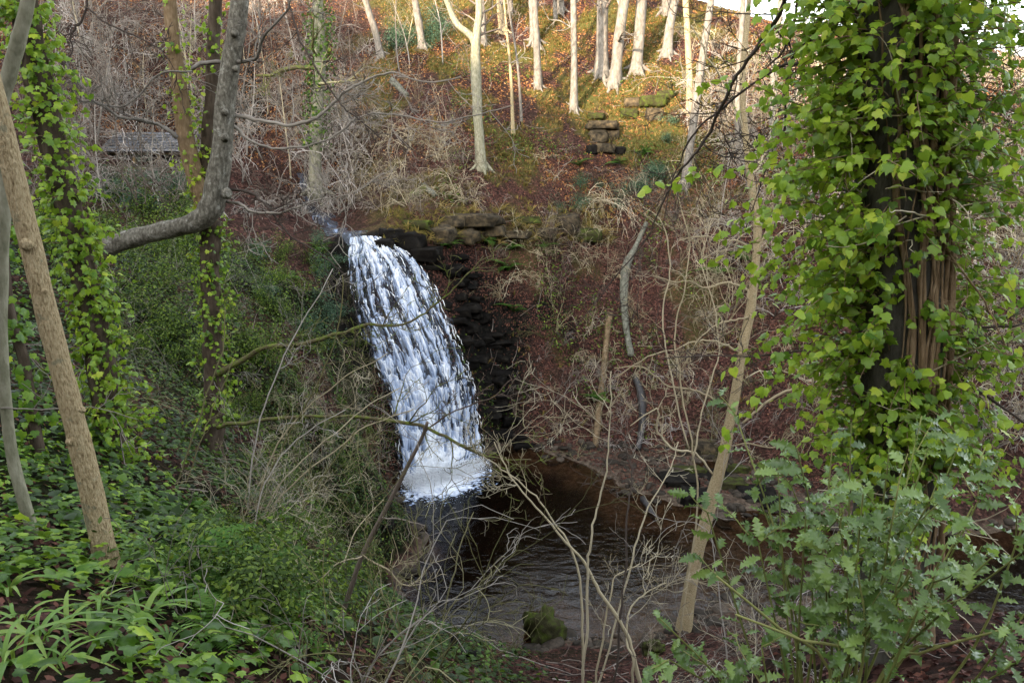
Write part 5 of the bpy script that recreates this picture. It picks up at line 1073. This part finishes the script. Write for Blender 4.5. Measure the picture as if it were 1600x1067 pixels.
def frond_mesh(seed, ln, m='fern', arch=.8):
    g = Geo(); r_ = np.random.default_rng(seed); n = 17; V, Fq = [], []
    u = np.linspace(0, 1, n); c = np.stack([arch * ln * u ** 1.4 * .9, 0 * u, ln * (.75 * u - .62 * u ** 2.1)], -1); tube(g, c, np.linspace(.006, .0015, n), 3, .2)
    k = 0
    for i in range(2, n):
        t_ = u[i]; wl_ = ln * .2 * math.sin(math.pi * min(1, .12 + t_ * .88)) ** .8 + .01
        for s_ in (-1, 1):
            d = np.array((.35, s_, -.22)); w_ = ln * .021; p0 = c[i]; V += [p0 - (w_, 0, 0), p0 + d * wl_ * .5 - (w_ * 1.1, 0, -.004), p0 + d * wl_, p0 + d * wl_ * .5 + (w_ * .9, 0, -.004), p0 + (w_, 0, 0)]
            Fq += [(k, k + 1, k + 3, k + 4)]; g.f3.append(np.array([[k + 1, k + 2, k + 3]]) + g.n); k += 5
    g.add(np.array(V), None, Fq, r_.uniform(.2, .9)); return g.mesh('frond', M[m])
FROND = [frond_mesh(k, .55 + .06 * (k % 3), arch=.7 + .12 * (k % 3)) for k in range(5)]
FE = [(300, 855), (335, 880), (280, 905), (360, 905), (395, 850), (322, 930), (415, 815), (250, 870), (385, 945), (445, 860), (235, 800), (300, 790), (340, 1000), (410, 990), (480, 780)]
for k, (px, py) in enumerate(sorted(FE)):
    rosette('fern', G(px, py, 3), FROND, int(rng.integers(6, 9)), 'feathery green fern on the lower left bank, %s from the left of them' % ORD[k], 'fern', 'ferns on the lower left bank', rng, rng.uniform(.6, 1.0), 'frond', .15)
FARF = [frond_mesh(20 + k, .95, arch=.8) for k in range(3)]
for px, py, lb in [(793, 425, 'bright fern hanging on the red slope right of the waterfall, below the ledge'), (800, 395, 'fern just under the ledge right of the fall, above the bright hanging fern'), (850, 392, 'fern in the shade of the ledge at its right end'), (700, 392, 'small fern under the ledge nearest to the falling water'), (802, 488, 'lone small fern in the middle of the dark red slope'), (1165, 410, 'fern on the right slope behind the tan trunk'), (1005, 245, 'fern clump on the slope below the mossy outcrop'), (965, 258, 'fern on the slope under the capped rock outcrop'), (905, 262, 'fern on the brow left of the capped outcrop'), (930, 630, 'fern low on the red slope by the rotten log'), (1120, 430, 'fern on the slope left of the tan trunk'), (500, 395, 'fern on the bank left of the waterfall lip'), (455, 440, 'fern on the shaded bank between the dark trunk and the falls'), (760, 385, 'fern under the middle of the ledge')]:
    rosette('fern', G(px, py, 6), FARF, 8, lb, 'fern', None, rng, rng.uniform(1.1, 1.7), 'frond', -.1)

# ------------------------------------------------------------------ half-hidden shelter and steps, far left
def box_geo(g, c, size, a=.5, rx=0):
    v = np.array([(x, y, z) for x in (-.5, .5) for y in (-.5, .5) for z in (-.5, .5)]) * np.asarray(size); cr, sr = math.cos(rx), math.sin(rx); v = v @ np.array([[1, 0, 0], [0, cr, sr], [0, -sr, cr]])
    g.add(v + np.asarray(c), None, [(0, 1, 3, 2), (4, 6, 7, 5), (0, 4, 5, 1), (2, 3, 7, 6), (0, 2, 6, 4), (1, 5, 7, 3)], a)
def shelter():
    b = G(230, 256); s = b[1] / F; w_ = 125 * s; t = thing('timber_shelter', b, 'low grey-roofed timber shelter half hidden in scrub on the far left hillside', 'shelter'); z0 = b[2] - .1
    for i, dx in enumerate((-.46, -.15, .15, .46)):
        g = Geo(); box_geo(g, (b[0] + dx * w_, b[1], z0 + .45), (.14, .14, 1.0)); g.build('post', M['timber'], t)
    g = Geo(); box_geo(g, (b[0], b[1] - .02, z0 + .62), (w_ * 1.02, .18, .16)); g.build('beam', M['timber'], t)
    g = Geo(); box_geo(g, (b[0], b[1] + 1.3, z0 + .5), (w_ * .96, .1, 1.4), .1); g.build('back_wall', M['darkbark'], t)
    g = Geo(); box_geo(g, (b[0], b[1] + .6, z0 + 1.12), (w_ * 1.04, 2.3, .05), .2, .44); rf = g.build('roof', M['darkbark'], t)
    r_ = np.random.default_rng(3)
    for k in range(7):   # overlapping courses
        g = Geo(); n = 16
        for j in range(n): box_geo(g, (b[0] + (j - n / 2 + .5) * w_ * 1.06 / n, b[1] - .35 + k * .32, z0 + .78 + k * .15 + r_.uniform(0, .02)), (w_ * 1.06 / n * .96, .42, .035), r_.uniform(), .32)
        tag(g.build('shingle_course', M['shingle'], rf), kind='stuff')
shelter()
b = G(205, 305); t = thing('hillside_steps', b, 'weathered mossy timber steps climbing to the half-hidden shelter', 'steps')
for k in range(6):
    q = G(205 + 2 * k, 306 - 8 * k); g = Geo(); box_geo(g, q + (0, 0, .05), (1.7, .35, .2), .5); g.build('step', M['mossbark'] if k % 2 else M['log'], t)
